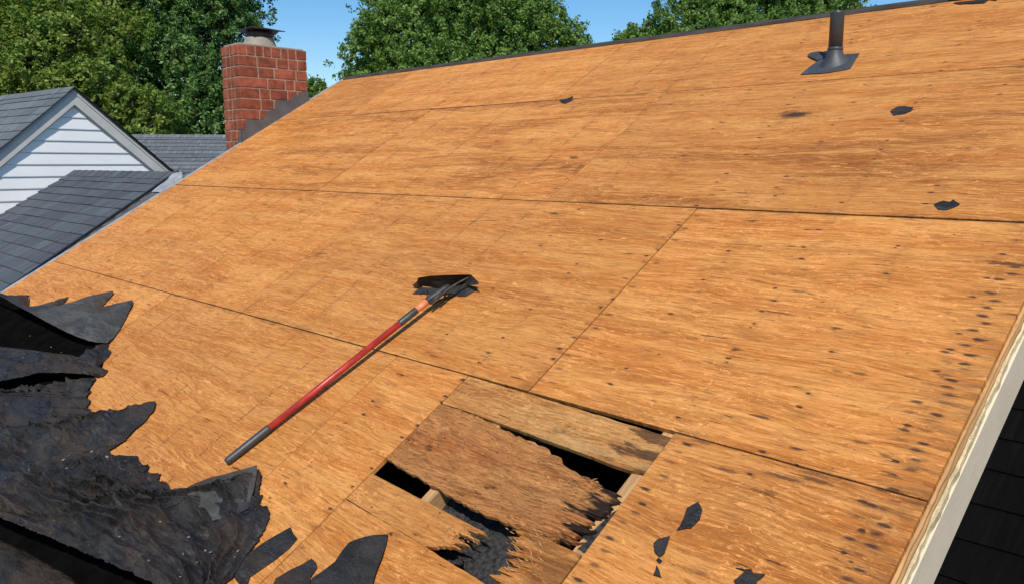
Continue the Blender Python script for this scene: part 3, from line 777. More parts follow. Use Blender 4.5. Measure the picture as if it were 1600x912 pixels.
# ================================================================== FELT SCRAPS ON THE DECK
def scrap(pts, label, h=.003, curl=0.0, seed=0, mat=m_felt_flat):
    o = slab('felt_scrap', jag(P(*pts), .018, .0028, seed), .0007, h + .0007, mat, None, ROOF, (lambda x, y: curl * (1 + sin(x * 40 + y * 31))) if curl else None)
    return tag(o, label, 'felt scrap', 'black felt scraps left on the plywood')
scrap([(1391, 175), (1402, 168), (1413, 167), (1427, 169), (1424, 175), (1410, 180), (1396, 182)], 'black felt scrap, upper of two by the right edge, below the vent pipe', seed=1)
scrap([(1459, 321), (1474, 315), (1484, 317), (1490, 313), (1500, 320), (1497, 323), (1478, 330), (1466, 329)], 'black felt scrap, lower of two by the right edge, beside a seam', seed=2)
scrap([(874, 157), (884, 156), (895, 151), (895, 157), (884, 163), (878, 162)], 'tiny black felt scrap on the seam right of the chimney', seed=3)
scrap([(1092, 785), (1098, 797), (1094, 812), (1080, 826), (1058, 829), (1068, 812), (1074, 795)], 'largest black felt scrap, right of the hole with a tail below', .004, .001, 4)
scrap([(1047, 838), (1043, 852), (1038, 866), (1031, 871), (1024, 864), (1022, 850), (1028, 844)], 'black felt scrap right of the hole, below the largest scrap', .004, .001, 5)
scrap([(1029, 872), (1035, 876), (1031, 881), (1026, 876)], 'smallest black felt speck of the chain right of the hole', .004, 0, 7)
scrap([(1027, 884), (1031, 892), (1034, 903), (1022, 899), (1025, 892)], 'pointed black felt scrap lowest in the chain right of the hole', .004, .001, 6)
scrap([(1147, 908), (1160, 898), (1164, 893), (1150, 888), (1172, 894), (1174, 889), (1178, 897), (1196, 898), (1192, 903), (1184, 908), (1180, 920), (1160, 930)], 'star shaped black felt scrap cut by the bottom of the picture', .004, .001, 8)

# ================================================================== TORN ROOFING FELT, LEFT
def bl(p, seq):  # polyline through traced pixels, with a height for every point
    return [Vector(at3(x, y, h)) for x, y, h in seq]
def refine(pl, n, amp, seed, fine=.012):
    r = random.Random(seed); out = resample(pl, n)
    for i, p in enumerate(out):
        if 0 < i < n - 1: out[i] = p + Vector((r.uniform(-amp, amp), r.uniform(-amp, amp), 0))
    return out
# added dark underlayer hides plywood in the hollows, its black stands in for shade
o = slab('roofing_felt', [(max(a_, XL + .015), b_) for a_, b_ in P((-60, 443), (0, 457), (23, 468), (44, 479), (60, 484), (104, 505), (140, 533), (168, 536), (160, 575), (146, 592), (135, 630), (150, 700), (230, 790), (340, 830), (300, 990), (60, 1080), (-120, 1000), (-200, 850))], .001, .003, m_hollow_shade)
tag(o, 'lowest flat felt layer, coloured black for the shade inside the hollows of the torn pile', 'roofing felt', 'torn roofing felt peeled back at the left')
# main sheet
edge = [(106, 617, .010), (128, 607, .010), (142, 597, .010), (151, 589, .008), (138, 610, .006), (143, 612, .006), (134, 621, .006), (143, 626, .006), (136, 637, .006), (145, 642, .006), (140, 648, .006), (156, 651, .006), (158, 659, .005),
        (180, 650, .008), (212, 636, .012), (243, 626, .016), (240, 638, .014), (228, 655, .010), (212, 670, .007), (196, 688, .005), (180, 699, .004), (170, 706, .004), (182, 715, .005), (200, 713, .008), (215, 711, .010), (217, 720, .006), (224, 728, .005),
        (234, 727, .008), (229, 738, .005), (252, 740, .007), (247, 750, .005), (262, 755, .007), (268, 765, .005), (282, 771, .005), (300, 767, .006), (316, 761, .006), (306, 770, .005),
        (330, 762, .008), (368, 748, .014), (406, 735, .022), (407, 748, .018), (402, 775, .010), (412, 770, .012), (404, 788, .010), (417, 791, .012), (421, 803, .012), (415, 822, .010), (402, 846, .008), (390, 862, .006), (378, 880, .006), (372, 893, .006), (350, 915, .006), (330, 950, .006)]
inner = [(30, 604, .012), (10, 612, .02), (-60, 610, .03), (-110, 700, .06), (-90, 770, .14), (-40, 790, .16), (0, 808, .16), (60, 832, .15), (120, 858, .14), (180, 884, .13), (235, 910, .12), (280, 940, .11), (300, 960, .10)]
nE = 420
EA = refine(bl(0, edge), nE, .0042, 3); IB = refine(bl(0, inner), nE, .003, 4)
def lerp_h(v): return .012 + .11 * v
def felt_h(x, y, u, v):
    env = min(1, v * 5) * 1.0
    e2 = min(1, (1 - v) * 8)
    f1 = fbm(x * 1.6 + 3, y * 2.6, 0, 3) * .040
    f2 = fbm(x * 3.4 + y * 2, y * 15, 2, 4) * .024
    f3 = fbm(x * 20 + y * 8, y * 45, 4, 3) * .0085
    f2 += .014 * (1 - abs(noise.noise(Vector((x * 6 + y * 3, y * 15, 9)))) * 3.2 if abs(noise.noise(Vector((x * 6 + y * 3, y * 15, 9)))) < .31 else 0)
    sag = -.035 * sin(pi * v) ** 1.5
    # long folds that run with the torn sheet's lower edge
    q = v * 7.0 + .9 * noise.noise(Vector((u * 5, v * 3, 1))) + .35 * noise.noise(Vector((u * 17, v * 8, 4)))
    rid = (1 - abs((q % 1.0) * 2 - 1)) ** 2.2
    rid2 = max(0, 1 - abs(noise.noise(Vector((x * 5 + y * 2.5, y * 12, 9)))) * 4.5) ** 1.5
    am = .35 + .65 * max(0, noise.noise(Vector((u * 4, v * 2.5, 8))) * 1.6 + .4)
    wr = .18 + .95 * min(1, max(0, .45 + 1.7 * noise.noise(Vector((x * 1.9 + 5, y * 3.4, 12)))))
    return env * (f1 * e2 + f2 * wr * (.3 + .7 * e2) + sag + rid * .050 * am * e2 + rid2 * .014 * wr) + f3 * min(1, v * 20) * wr + .004 * min(1, v * 20)
o = grid_obj('roofing_felt', EA, IB, 190, felt_h, m_felt, None, ROOF, .004, True, power=1.25, zmin=.009)
tag(o, 'large crumpled sheet of torn black felt with jagged right edge, left foreground', 'roofing felt', 'torn roofing felt peeled back at the left')
# roll of felt in the near left corner
fr_a = [(-120, 800, .005), (0, 842, .005), (60, 872, .005), (110, 902, .005), (150, 935, .005), (190, 968, .005)]
fr_b = [(-380, 900, .02), (-300, 1000, .02), (-180, 1100, .02), (-40, 1180, .02), (80, 1220, .02), (180, 1220, .02)]
A = refine(bl(0, fr_a), 150, .004, 8); B = refine(bl(0, fr_b), 150, .004, 9)
o = grid_obj('roofing_felt', A, B, 70, lambda x, y, u, v: .075 * min(1, v * 7) ** .5 - .08 * v + .010 * fbm(x * 3 + y * 6, y * 20, 0, 4) + .006 * fbm(x * 16, y * 60, 1, 3), m_felt, None, ROOF, .005, True)
tag(o, 'rolled up felt in the bottom left corner, in front of a dark gap', 'roofing felt', 'torn roofing felt peeled back at the left')
# upper curled flap
f1_edge = [(-40, 440, .20), (0, 458, .17), (23, 471, .13), (46, 461, .012), (40, 475, .05), (44, 483, .03), (67, 480, .012), (78, 477, .010), (107, 463, .010), (97, 476, .010), (101, 478, .008), (115, 471, .008), (136, 463, .010), (176, 454, .014), (177, 458, .012), (168, 469, .008), (159, 479, .008), (180, 474, .012), (207, 468, .020), (206, 476, .016), (196, 497, .010), (186, 515, .010), (176, 528, .012)]
f1_lip = [(-60, 445, .21), (-30, 447, .19), (0, 461, .17), (23, 475, .15), (46, 487, .135), (60, 495, .125), (69, 500, .12), (90, 511, .105), (104, 518, .095), (120, 525, .08), (138, 531, .06), (152, 534, .04), (167, 535, .02), (175, 529, .012)]
A = refine(bl(0, f1_edge), 240, .0015, 12); B = refine(bl(0, f1_lip), 240, .0015, 13)
o = grid_obj('roofing_felt', A, B, 50, lambda x, y, u, v: .030 * sin(pi * v) * (1 - u) + (.007 * fbm(x * 9, y * 14, 3, 3) + .0022 * fbm(x * 40, y * 60, 3, 2)) * min(1, v * 6) * min(1, (1 - v) * 5), m_felt_olive, None, ROOF, .004, True)
tag(o, 'grey felt flap with pointed tips curling up over a black hollow, uppermost of the pile', 'roofing felt', 'torn roofing felt peeled back at the left')
# middle layer with its own hollow
g_edge = [(-60, 530, .006), (0, 541, .006), (40, 545, .006), (90, 552, .006), (112, 554, .006), (126, 559, .006), (140, 551, .006), (166, 533, .006), (171, 535, .006), (168, 544, .006), (174, 549, .006), (170, 556, .006), (159, 566, .006), (151, 577, .006), (169, 577, .010), (161, 587, .008), (151, 589, .008)]
g_lip = [(-60, 590, .085), (0, 594, .085), (14, 592, .08), (35, 588, .085), (55, 582, .085), (92, 581, .075), (129, 583, .035), (140, 585, .018), (150, 588, .010)]
A = refine(bl(0, g_edge), 180, .0015, 22); B = refine(bl(0, g_lip), 180, .002, 23)
o = grid_obj('roofing_felt', A, B, 60, lambda x, y, u, v: (.020 * fbm(x * 4, y * 11, 6, 4) + .008 * fbm(x * 22, y * 50, 7, 3) + .012 * sin(pi * v) + .012 * max(0, 1 - abs(noise.noise(Vector((x * 6, y * 16, 2)))) * 5)) * min(1, v * 6) * min(1, (1 - v) * 4 + .25), m_felt, None, ROOF, .004, True)
tag(o, 'middle layer of wrinkled grey felt between two black hollows, under the uppermost flap', 'roofing felt', 'torn roofing felt peeled back at the left')
# separate torn strips on the right of the pile
def felt_piece(pts, label, h=.006, seed=1, lift=.012, mat=m_felt_flat):
    pp = jag(P(*pts), .03, .0016, seed)
    bm = bmesh.new(); n = len(pp)
    vsn = [bm.verts.new((p[0], p[1], h)) for p in pp]; f = bm.faces.new(vsn)
    bmesh.ops.triangulate(bm, faces=[f]); bmesh.ops.subdivide_edges(bm, edges=bm.edges[:], cuts=3, use_grid_fill=True)
    bmesh.ops.triangulate(bm, faces=bm.faces[:])
    for v in bm.verts: v.co.z += lift * (.5 + .5 * sin(v.co.x * 9 + v.co.y * 14 + seed)) + .003 * fbm(v.co.x * 14, v.co.y * 20, seed, 3)
    bmesh.ops.recalc_face_normals(bm, faces=bm.faces[:])
    if sum(f.normal.z for f in bm.faces) < 0: bmesh.ops.reverse_faces(bm, faces=bm.faces[:])
    bmesh.ops.solidify(bm, geom=bm.faces[:], thickness=.003)
    o = bm_obj('felt_strip', bm, mat, None, ROOF, False)
    return tag(o, label, 'felt strip', 'torn felt strips beside the pile')
felt_piece([(368, 905), (384, 868), (400, 858), (420, 843), (440, 832), (455, 824), (459, 834), (466, 842), (452, 858), (432, 874), (412, 888), (392, 902), (385, 925)], 'long parallel sided strip of black felt nearest the torn pile', .004, 1, .006)
felt_piece([(405, 950), (426, 918), (432, 905), (455, 892), (475, 883), (489, 875), (495, 880), (497, 888), (490, 898), (487, 903), (484, 950)], 'small blunt strip of black felt between two bigger ones at the bottom edge', .004, 2, .006)
felt_piece([(478, 935), (489, 903), (508, 890), (525, 878), (536, 862), (548, 850), (562, 845), (585, 840), (608, 837), (606, 850), (600, 872), (590, 898), (580, 930)], 'widest pointed strip of black felt, rightmost at the bottom edge', .004, 5, .010)
felt_piece([(296, 775), (306, 768), (330, 758), (370, 744), (407, 734), (408, 745), (402, 775), (395, 800), (370, 815), (340, 822), (330, 805), (318, 800), (306, 790)], 'olive grey gritty felt triangle just below the shovel grip', .028, 3, .012, m_felt_olive)
# loose pale splinters on the felt
bm = bmesh.new(); r = random.Random(3)
for k in range(75):
    cx_, cy_, sp = r.choice([(140, 700, 30), (175, 720, 22), (160, 712, 40), (330, 860, 26), (350, 850, 25), (100, 730, 60), (60, 560, 40), (140, 650, 30), (300, 900, 40), (220, 780, 90)])
    px = r.gauss(cx_, sp); py = r.gauss(cy_, sp * .5)
    if px > 330 and py < 830 or px > 380: continue
    hz = r.uniform(.02, .05) + .02
    p = Vector(at3(px, py, hz)); ang = r.uniform(-.7, .7); l = r.uniform(.003, .010) * (2.2 if r.random() < .08 else 1); w_ = l * r.uniform(.2, .6)
    d = Vector((cos(ang), sin(ang), r.uniform(-.3, .3))) * l; e = Vector((-sin(ang), cos(ang), r.uniform(-.4, .4))) * w_
    v4 = [bm.verts.new(p + a) for a in (d * -1 - e * .4, d * .2 - e, d, d * .1 + e)]
    v0 = bm.verts.new(p + Vector((0, 0, -.004)))
    bm.faces.new(v4)
    for i in range(4): bm.faces.new((v4[(i + 1) % 4], v4[i], v0))
m_chip = simple('pale_wood_chips', (.22, .175, .12), .8, .35, (50, 50, 50), .001)
CHIPS = bm

# drop the chips on the felt with a BVH test
from mathutils.bvhtree import BVHTree
felt_objs = [o for o in C.objects if o.name.startswith('roofing_felt')]
trees = []
for o in felt_objs:
    me = o.data; trees.append(BVHTree.FromPolygons([v.co for v in me.vertices], [p.vertices for p in me.polygons]))
CHIPS.verts.ensure_lookup_table()
for i in range(0, len(CHIPS.verts), 5):
    vv = CHIPS.verts[i:i + 5]; c = vv[4].co; best = -1
    for t in trees:
        hit = t.ray_cast(Vector((c.x, c.y, 1.0)), Vector((0, 0, -1)))
        if hit[0] is not None: best = max(best, hit[0].z)
    dz = (best if best > -1 else 0) + .001 - c.z
    for v in vv: v.co.z += dz
o = bm_obj('wood_chips', CHIPS, m_chip, None, ROOF); tag(o, 'pale wood chips scattered over the torn black felt', 'debris', kind='stuff')

# ================================================================== SHINGLED WINGS
def shingle_field(parent, frame, x_of, s0, s1, expo, wid, mat, seed, jit=.004, th=.006, mode='single', zb=.0):
    """courses of shingles on a sloped local frame; x_of(s) gives the left and right limits of a course"""
    r = random.Random(seed); s = s0; k = 0
    base = None
    while s < s1 - .01:
        sa, sb = s, min(s + expo, s1)
        xl, xr = x_of((sa + sb) / 2)
        if mode == 'single':
            x = xl - r.uniform(0, wid)
            while x < xr:
                x0 = max(x, xl); ww = wid * r.uniform(.85, 1.15); x1 = min(x + ww, xr) - .003
                if x1 - x0 > .02:
                    j = r.uniform(-jit, jit); t = th * r.uniform(.8, 1.5)
                    vs = [(x0, sa + j, zb), (x1, sa + j, zb), (x1, sb + .03, zb), (x0, sb + .03, zb),
                          (x0, sa + j, zb + t + .004), (x1, sa + j * .6, zb + t + .004 * r.uniform(.6, 1.5)), (x1, sb + .03, zb + .001), (x0, sb + .03, zb + .001)]
                    fs = [(3, 2, 1, 0), (4, 5, 6, 7), (0, 1, 5, 4), (1, 2, 6, 5), (2, 3, 7, 6), (3, 0, 4, 7)]
                    mesh_obj('shingle', vs, fs, mat, parent, frame)
                x += ww
        else:
            n = max(2, int((xr - xl) / .3)); vs = []; fs = []
            for i in range(n + 1):
                xx = xl + (xr - xl) * i / n; j = r.uniform(-jit, jit); t = th * r.uniform(.8, 1.4)
                vs += [(xx, sa + j, zb), (xx, sa + j, zb + t + .004), (xx, sb + .03, zb + .001), (xx, sb + .03, zb - .001)]
            for i in range(n):
                a = i * 4; b = a + 4
                fs += [(a, b, b + 1, a + 1), (a + 1, b + 1, b + 2, a + 2), (a + 2, b + 2, b + 3, a + 3)]
            mesh_obj('shingle_course', vs, fs, mat, parent, frame)
        s += expo; k += 1
# low roof that meets the left rake
hL = -.09
lw = thing('roof_wing', 'low grey shingle roof meeting the left edge of the plywood, below the white gable', 'roof', (-9.5, 2, 0))
pTL, pTR = at(120, 264, hL), at(272, 273, hL); pBL, pBR = at(0, 335, hL), at(-12, 468, hL)
sTop = (pTL[1] + pTR[1]) / 2
XWL = lambda s: pBL[0] + (pTL[0] - pBL[0]) * (s - pBL[1]) / (pTL[1] - pBL[1])
XWR = lambda s: pBR[0] + (pTR[0] - pBR[0]) * (s - pBR[1]) / (pTR[1] - pBR[1])
FL = ROOF @ Matrix.Translation((0, 0, hL - .012))
slab('deck', [(XWL(-.6), -.6), (XWR(-.6), -.6), (XWR(sTop), sTop), (XWL(sTop), sTop)], -.03, -.002, m_lumber, lw, FL)
shingle_field(lw, FL, lambda s: (XWL(s), XWR(s)), -.60, sTop - .06, .150, .34, m_shingle, 5, .006, .008)
# ridge caps
r = random.Random(2); x = XWL(sTop); 
while x < XWR(sTop) - .05:
    x1 = min(x + .25, XWR(sTop)); bm = bmesh.new()
    vs = []
    for xx, dz in ((x, .004), (x1 + .012, .010)):
        vs += [(xx, sTop - .13, dz + .004), (xx, sTop, dz + .012), (xx, sTop + .06, dz - .05), (xx, sTop + .06, dz - .058), (xx, sTop, dz + .002), (xx, sTop - .13, dz - .004)]
    fs = [(i, (i + 1) % 6, (i + 1) % 6 + 6, i + 6) for i in range(6)] + [(5, 4, 3, 2, 1, 0), (6, 7, 8, 9, 10, 11)]
    mesh_obj('ridge_shingle', vs, fs, m_shingle, lw, FL); x = x1
# bluish metal valley between this roof and the plywood
bm = bmesh.new()
vly = slab('valley_flashing', [(XWR(-.6) - .03, -.6), (XL - .045, -.6), (XL - .045, 2.60), (XWR(sTop) + .05, sTop + .01), (XWR(sTop) - .03, sTop + .01)], -.012, -.006, m_lead, lw, FL)
# black strip standing in for the edge shadow of the shingles along the valley
def seg(s0, s1):
    return [(XWR(s0) - .035, s0), (XWR(s0) + .004, s0), (XWR(s1) + .004, s1), (XWR(s1) - .035, s1)]
m_blackedge = simple('black_edge', (.018, .018, .02), .5, .1)
slab('edge_shade_strip', seg(-.3, sTop + .02), .012, .022, m_blackedge, lw, FL)
# crumpled bright flashing at the top end
bm = bmesh.new(); rr2 = random.Random(9)
a0 = Vector((*at(262, 281, hL), .01)); 
gp = []
for i in range(9):
    row_ = []
    for j in range(6):
        s_ = sTop - .36 + .34 * i / 8; x_ = XWR(s_) + .04 + max(.03, (XL - .06 - XWR(s_)) * (1 - .80 * i / 8)) * j / 5
        row_.append(bm.verts.new((x_, s_, .008 + .012 * i / 8 + rr2.uniform(0, .022) * (i / 8))))
    gp.append(row_)
for a, b in zip(gp, gp[1:]):
    for j in range(5): bm.faces.new((a[j], a[j + 1], b[j + 1], b[j]))
bm_obj('crumpled_flashing', bm, m_metal, lw, FL)
# body of the wing
zt = (ROOF0 + SV * (-.1) + NV * hL).z
yb0 = (ROOF0 + SV * 0 + NV * hL).y; yb1 = (ROOF0 + SV * sTop + NV * hL).y
box('wall', pBL[0] + .25, XL - .25, yb0, yb0 + .12, 0, zt - .12, m_siding, lw)
mesh_obj('wall', [(pBL[0] + .3, yb0, 0), (pBL[0] + .3, yb1, 0), (pBL[0] + .3, yb1, zr_at(yb1) - .28), (pBL[0] + .3, yb0, zr_at(yb0) - .28),
                  (pBL[0] + .42, yb0, 0), (pBL[0] + .42, yb1, 0), (pBL[0] + .42, yb1, zr_at(yb1) - .28), (pBL[0] + .42, yb0, zr_at(yb0) - .28)],
         [(3, 2, 1, 0), (4, 5, 6, 7), (0, 1, 5, 4), (1, 2, 6, 5), (2, 3, 7, 6), (3, 0, 4, 7)], m_siding, lw)

# dark lower roof under the right rake
rw = thing('roof_wing', 'shingled lower roof coloured near black for its shade in the bottom right corner, beyond the grey fascia', 'roof', (.8, 3, 0))
hR = -1.15; FRR = ROOF @ Matrix.Translation((0, 0, hR))
slab('deck', [(XR - .35, -1.4), (4.2, -1.4), (4.2, 4.6), (XR - .35, 4.6)], -.03, -.002, m_dark, rw, FRR)
shingle_field(rw, FRR, lambda s: (XR - .35, 4.2), -1.4, 4.6, .185, .34, m_shingle_dk, 9, .004, .008, 'course')
yq0 = (ROOF0 + SV * -1.2 + NV * hR).y; yq1 = (ROOF0 + SV * 4.6 + NV * hR).y
def zq(Y): return ROOF0.z + hR / cos(R30) + (Y - ROOF0.y) * math.tan(R30) - .08
mesh_obj('wall', [(XR - .28, yq0, 0), (4.0, yq0, 0), (4.0, yq1, 0), (XR - .28, yq1, 0), (XR - .28, yq0, zq(yq0)), (4.0, yq0, zq(yq0)), (4.0, yq1, zq(yq1)), (XR - .28, yq1, zq(yq1))],
         [(3, 2, 1, 0), (4, 5, 6, 7), (0, 1, 5, 4), (1, 2, 6, 5), (2, 3, 7, 6), (3, 0, 4, 7)], m_siding, rw)

# ================================================================== WHITE GABLED HOUSE
GA = radians(6.7)
GD = 10.5
pk = atdepth(116, 137, GD)
nrm = Vector((cos(GA), sin(GA), 0)); wd = Vector((-sin(GA), cos(GA), 0))
# local frame: x along the wall (to the right), y up, z out of the wall towards the camera side
GF = Matrix(((wd.x, 0, nrm.x, pk.x), (wd.y, 0, nrm.y, pk.y), (0, 1, 0, pk.z), (0, 0, 0, 1)))
gh = thing('gabled_house', 'white sided house with a steep gable and grey shingle roof at the left edge', 'house', (pk.x, pk.y, 0), None, Matrix.Translation((pk.x, pk.y, 0)))
SL = .85; gp_ = math.atan(SL); HW = 2.35
ZG = -pk.z
OV = -.085     # the wall stands this far behind the rake
# backing wall
bm = bmesh.new(); bm_slab(bm, [(-HW, ZG), (HW, ZG), (HW, -SL * HW - .1), (0, -.12), (-HW, -SL * HW - .1)], OV - .15, OV - .03); bm_obj('wall', bm, m_sidewall, gh, GF)
BE = .151
k = 0; ztop = -.16
z1 = ztop - .10
zz = -.215
lines = [zz - BE * i for i in range(12)]
for i, z0 in enumerate([-.16 - .07] + [(-.16 - .07) - BE * (j + 1) for j in range(11)]):
    z1 = z0 + BE if i else -.13
    # clapboard: bottom edge proud, clipped by the gable slopes
    hb = min(HW, (-z0 - .10) / SL); ht = max(0.005, min(HW, (-z1 - .10) / SL))
    zo = OV
    vs = [(-hb, z0, zo + .012), (hb, z0, zo + .012), (ht, z1 - .004, zo), (-ht, z1 - .004, zo), (-hb, z0, zo - .028), (hb, z0, zo - .028), (ht, z1 - .004, zo - .028), (-ht, z1 - .004, zo - .028),
          (-hb, z0 + .012, zo + .013), (hb, z0 + .012, zo + .013)]
    fs = [(0, 1, 9, 8), (8, 9, 2, 3), (4, 5, 1, 0), (3, 2, 6, 7), (7, 6, 5, 4), (1, 5, 6, 2, 9), (4, 0, 8, 3, 7)]
    mesh_obj('siding_board', vs, fs, m_siding, gh, GF)
zlow = (-.23) - BE * 11
bm = bmesh.new(); bm_slab(bm, [(-HW, ZG), (HW, ZG), (HW, zlow - .01), (-HW, zlow - .01)], OV - .03, OV + .005); bm_obj('lower_siding', bm, m_siding, gh, GF)
# rake boards (mitred at the peak), strips with soffit shade in their colour, thin crown strip
def rake(sd, d0, d1, z0, z1, mat, name, run=HW + .35):
    # band between perpendicular offsets d0 and d1 below the roof line
    k0 = d0 / cos(gp_); k1 = d1 / cos(gp_)
    pts = [(0, -k0), (sd * run, -SL * run - k0), (sd * run, -SL * run - k1), (0, -k1)]
    if sd > 0: pts = list(reversed(pts))
    bm = bmesh.new(); bm_slab(bm, pts, z0, z1); return bm_obj(name, bm, mat, gh, GF)
for sd in (-1, 1):
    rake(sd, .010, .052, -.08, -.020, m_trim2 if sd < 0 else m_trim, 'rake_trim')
    rake(sd, .054, .165, -.075, -.030, m_trim, 'rake_board')
    rake(sd, .0, .009, -.08, .004, m_blackedge, 'drip_edge')
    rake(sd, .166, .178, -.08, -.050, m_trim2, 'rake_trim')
# roof slopes running back from the gable
for sd in (-1, 1):
    sdv = (wd * sd * cos(gp_) + Vector((0, 0, -sin(gp_))))      # down the slope
    bk = -nrm                                                  # away from the gable
    upn = sdv.cross(bk) if sd < 0 else bk.cross(sdv)
    if upn.z < 0: upn = -upn
    # local x along the ridge, local y up the slope, local z outwards
    xv = bk if (bk.cross(-sdv)).dot(upn) > 0 else -bk
    yv = -sdv
    F = Matrix(((xv.x, yv.x, upn.x, pk.x), (xv.y, yv.y, upn.y, pk.y), (xv.z, yv.z, upn.z, pk.z), (0, 0, 0, 1)))
    sg = 1 if xv.dot(bk) > 0 else -1
    lims = (-.02, 7.0) if sg > 0 else (-7.0, .02)
    SLn = (HW + .35) / cos(gp_)
    bm = bmesh.new(); bm_box(bm, lims[0] + .04, lims[1] - .04, -SLn, -.012, -.03, -.002); bm_obj('roof_slope', bm, m_trim, gh, F)
    if sd < 0:
        shingle_field(gh, F, lambda s: ((-.02, 3.6) if sg > 0 else (-3.6, .02)), -1.9, -.05, .168, .36, m_shingle2, 21, .004, .008)
        shingle_field(gh, F, lambda s: ((3.6, 7) if sg > 0 else (-7, -3.6)), -1.9, -.05, .168, .36, m_shingle2, 22, .004, .008, 'course')
        shingle_field(gh, F, lambda s: lims, -SLn, -1.9, .168, .36, m_shingle2, 22, .004, .008, 'course')
        for q_ in range(12):
            a = q_ * .3; lo, hi = (a - .02, a + .29) if sg > 0 else (-a - .29, -a + .02)
            bm = bmesh.new(); bm_box(bm, lo, hi, -.12, .004, .008, .016); bm_obj('ridge_shingle', bm, m_shingle2, gh, F)
    else:
        shingle_field(gh, F, lambda s: lims, -SLn, -.02, .168, .36, m_shingle2, 23, .004, .008, 'course')
# side walls
for sd in (-1, 1):
    p0 = pk + wd * sd * HW + nrm * (OV - .15)
    a = pk + wd * sd * (HW - .12) + nrm * (OV - .15); b2 = p0 - nrm * 6.5; a2 = a - nrm * 6.5
    zt_ = pk.z - SL * HW - .12
    vs = [(p.x, p.y, z) for z in (0, zt_) for p in (p0, a, a2, b2)]
    mesh_obj('wall', vs, [(3, 2, 1, 0), (4, 5, 6, 7), (0, 1, 5, 4), (1, 2, 6, 5), (2, 3, 7, 6), (3, 0, 4, 7)], m_siding, gh)

# ================================================================== FAR ROOF BETWEEN GABLE AND CHIMNEY
fr0 = atdepth(215, 212, 15.5); fr1 = atdepth(355, 213.5, 15.7)
dirx = (fr1 - fr0); dirx.z = 0; dirx.normalize()
dn = Vector((dirx.y, -dirx.x, 0));
if dn.dot(fh) > 0: dn = -dn
pf = radians(27); ys = -(dn * cos(pf) + Vector((0, 0, -sin(pf)))); zn = dirx.cross(ys)
FF = Matrix(((dirx.x, ys.x, zn.x, fr0.x), (dirx.y, ys.y, zn.y, fr0.y), (dirx.z, ys.z, zn.z, fr0.z), (0, 0, 0, 1)))
fo = thing('far_house', 'distant low house whose grey roof shows between the white gable and the chimney', 'house', (fr0.x, fr0.y, 0))
bm = bmesh.new(); bm_box(bm, -2.2, 4.5, -3.2, 0, -.05, -.002); bm_obj('roof_slope', bm, m_trim, fo, FF)
shingle_field(fo, FF, lambda s: (-2.2, 4.5), -3.2, -.02, .15, .3, m_shingle2, 31, .004, .012, 'course')
bm = bmesh.new(); bm_box(bm, -2.2, 4.5, -.12, .01, .006, .018); bm_obj('ridge_cap', bm, m_shingle2, fo, FF)
bs = fr0 + dn * -0.0
q0 = fr0 + dirx * -2.0 + dn * 2.6; q1 = fr0 + dirx * 4.3 + dn * 2.6; q2 = q1 - dn * 5.2; q3 = q0 - dn * 5.2
ztt = fr0.z - 2.75 * math.tan(pf)
vs = [(p.x, p.y, z) for z in (0, ztt) for p in (q0, q1, q2, q3)]
mesh_obj('wall', vs, [(3, 2, 1, 0), (4, 5, 6, 7), (0, 1, 5, 4), (1, 2, 6, 5), (2, 3, 7, 6), (3, 0, 4, 7)], m_siding, fo)
FB = Matrix.Translation(fr0 - (-dn) * 0) @ Matrix.Identity(4)
vs = [fr0 + dirx * -2.2, fr0 + dirx * 4.5, fr0 + dirx * 4.5 - dn * 2.9 + Vector((0, 0, -2.9 * math.tan(pf))), fr0 + dirx * -2.2 - dn * 2.9 + Vector((0, 0, -2.9 * math.tan(pf)))]
vs += [v - Vector((0, 0, .05)) for v in vs]
mesh_obj('roof_slope', vs, [(0, 1, 2, 3), (7, 6, 5, 4), (0, 4, 5, 1), (1, 5, 6, 2), (2, 6, 7, 3), (3, 7, 4, 0)], m_shingle2, fo)

# ================================================================== TREES
def leaf_material(name, a, b, c):
    M = Mat(name, .5, .3)
    n = M.t.nodes.new('ShaderNodeAttribute'); n.attribute_name = 'tone'; n.attribute_type = 'GEOMETRY'
    t = E(M.t, n.outputs['Fac'])
    col = M.mix(a, b, t.ss(.0, .6)); col = M.mix(col, c, t.ss(.6, .95) * .85)
    M.color(col)
    tr = M.t.nodes.new('ShaderNodeBsdfTranslucent'); M.t.links.new(M.mul(col, t * 0.0 + 1.3), tr.inputs[0])
    mx = M.t.nodes.new('ShaderNodeMixShader'); mx.inputs[0].default_value = .38
    M.t.links.new(M.b.outputs[0], mx.inputs[1]); M.t.links.new(tr.outputs[0], mx.inputs[2]); M.t.links.new(mx.outputs[0], M.o.inputs[0])
    return M.m
m_bark = simple('grey_brown_bark', (.085, .068, .052), .9, .3, (6, 6, 2), .02)
def leaves_mesh(name, P0, Nn, size, tone, mat, parent):
    n = len(P0)
    up = rng.normal(size=(n, 3)); a = np.cross(Nn, up); a /= np.linalg.norm(a, axis=1, keepdims=True) + 1e-9
    b = np.cross(Nn, a)
    s = size[:, None]
    V = np.stack([P0 - a * s, P0 - b * s * .52 + Nn * s * .18, P0 + a * s, P0 + b * s * .52 + Nn * s * .18], 1).reshape(-1, 3)
    idx = np.arange(n * 4, dtype=np.int32)
    me = bpy.data.meshes.new(name); me.vertices.add(n * 4); me.vertices.foreach_set('co', V.astype(np.float32).ravel())
    me.loops.add(n * 4); me.loops.foreach_set('vertex_index', idx)
    me.polygons.add(n); me.polygons.foreach_set('loop_start', np.arange(0, n * 4, 4, dtype=np.int32)); me.polygons.foreach_set('loop_total', np.full(n, 4, dtype=np.int32))
    at_ = me.attributes.new('tone', 'FLOAT', 'FACE'); at_.data.foreach_set('value', tone.astype(np.float32))
    me.update(); me.validate(); me.materials.append(mat)
    o = bpy.data.objects.new(name, me); link(o, parent)
    o['kind'] = 'stuff'; return o
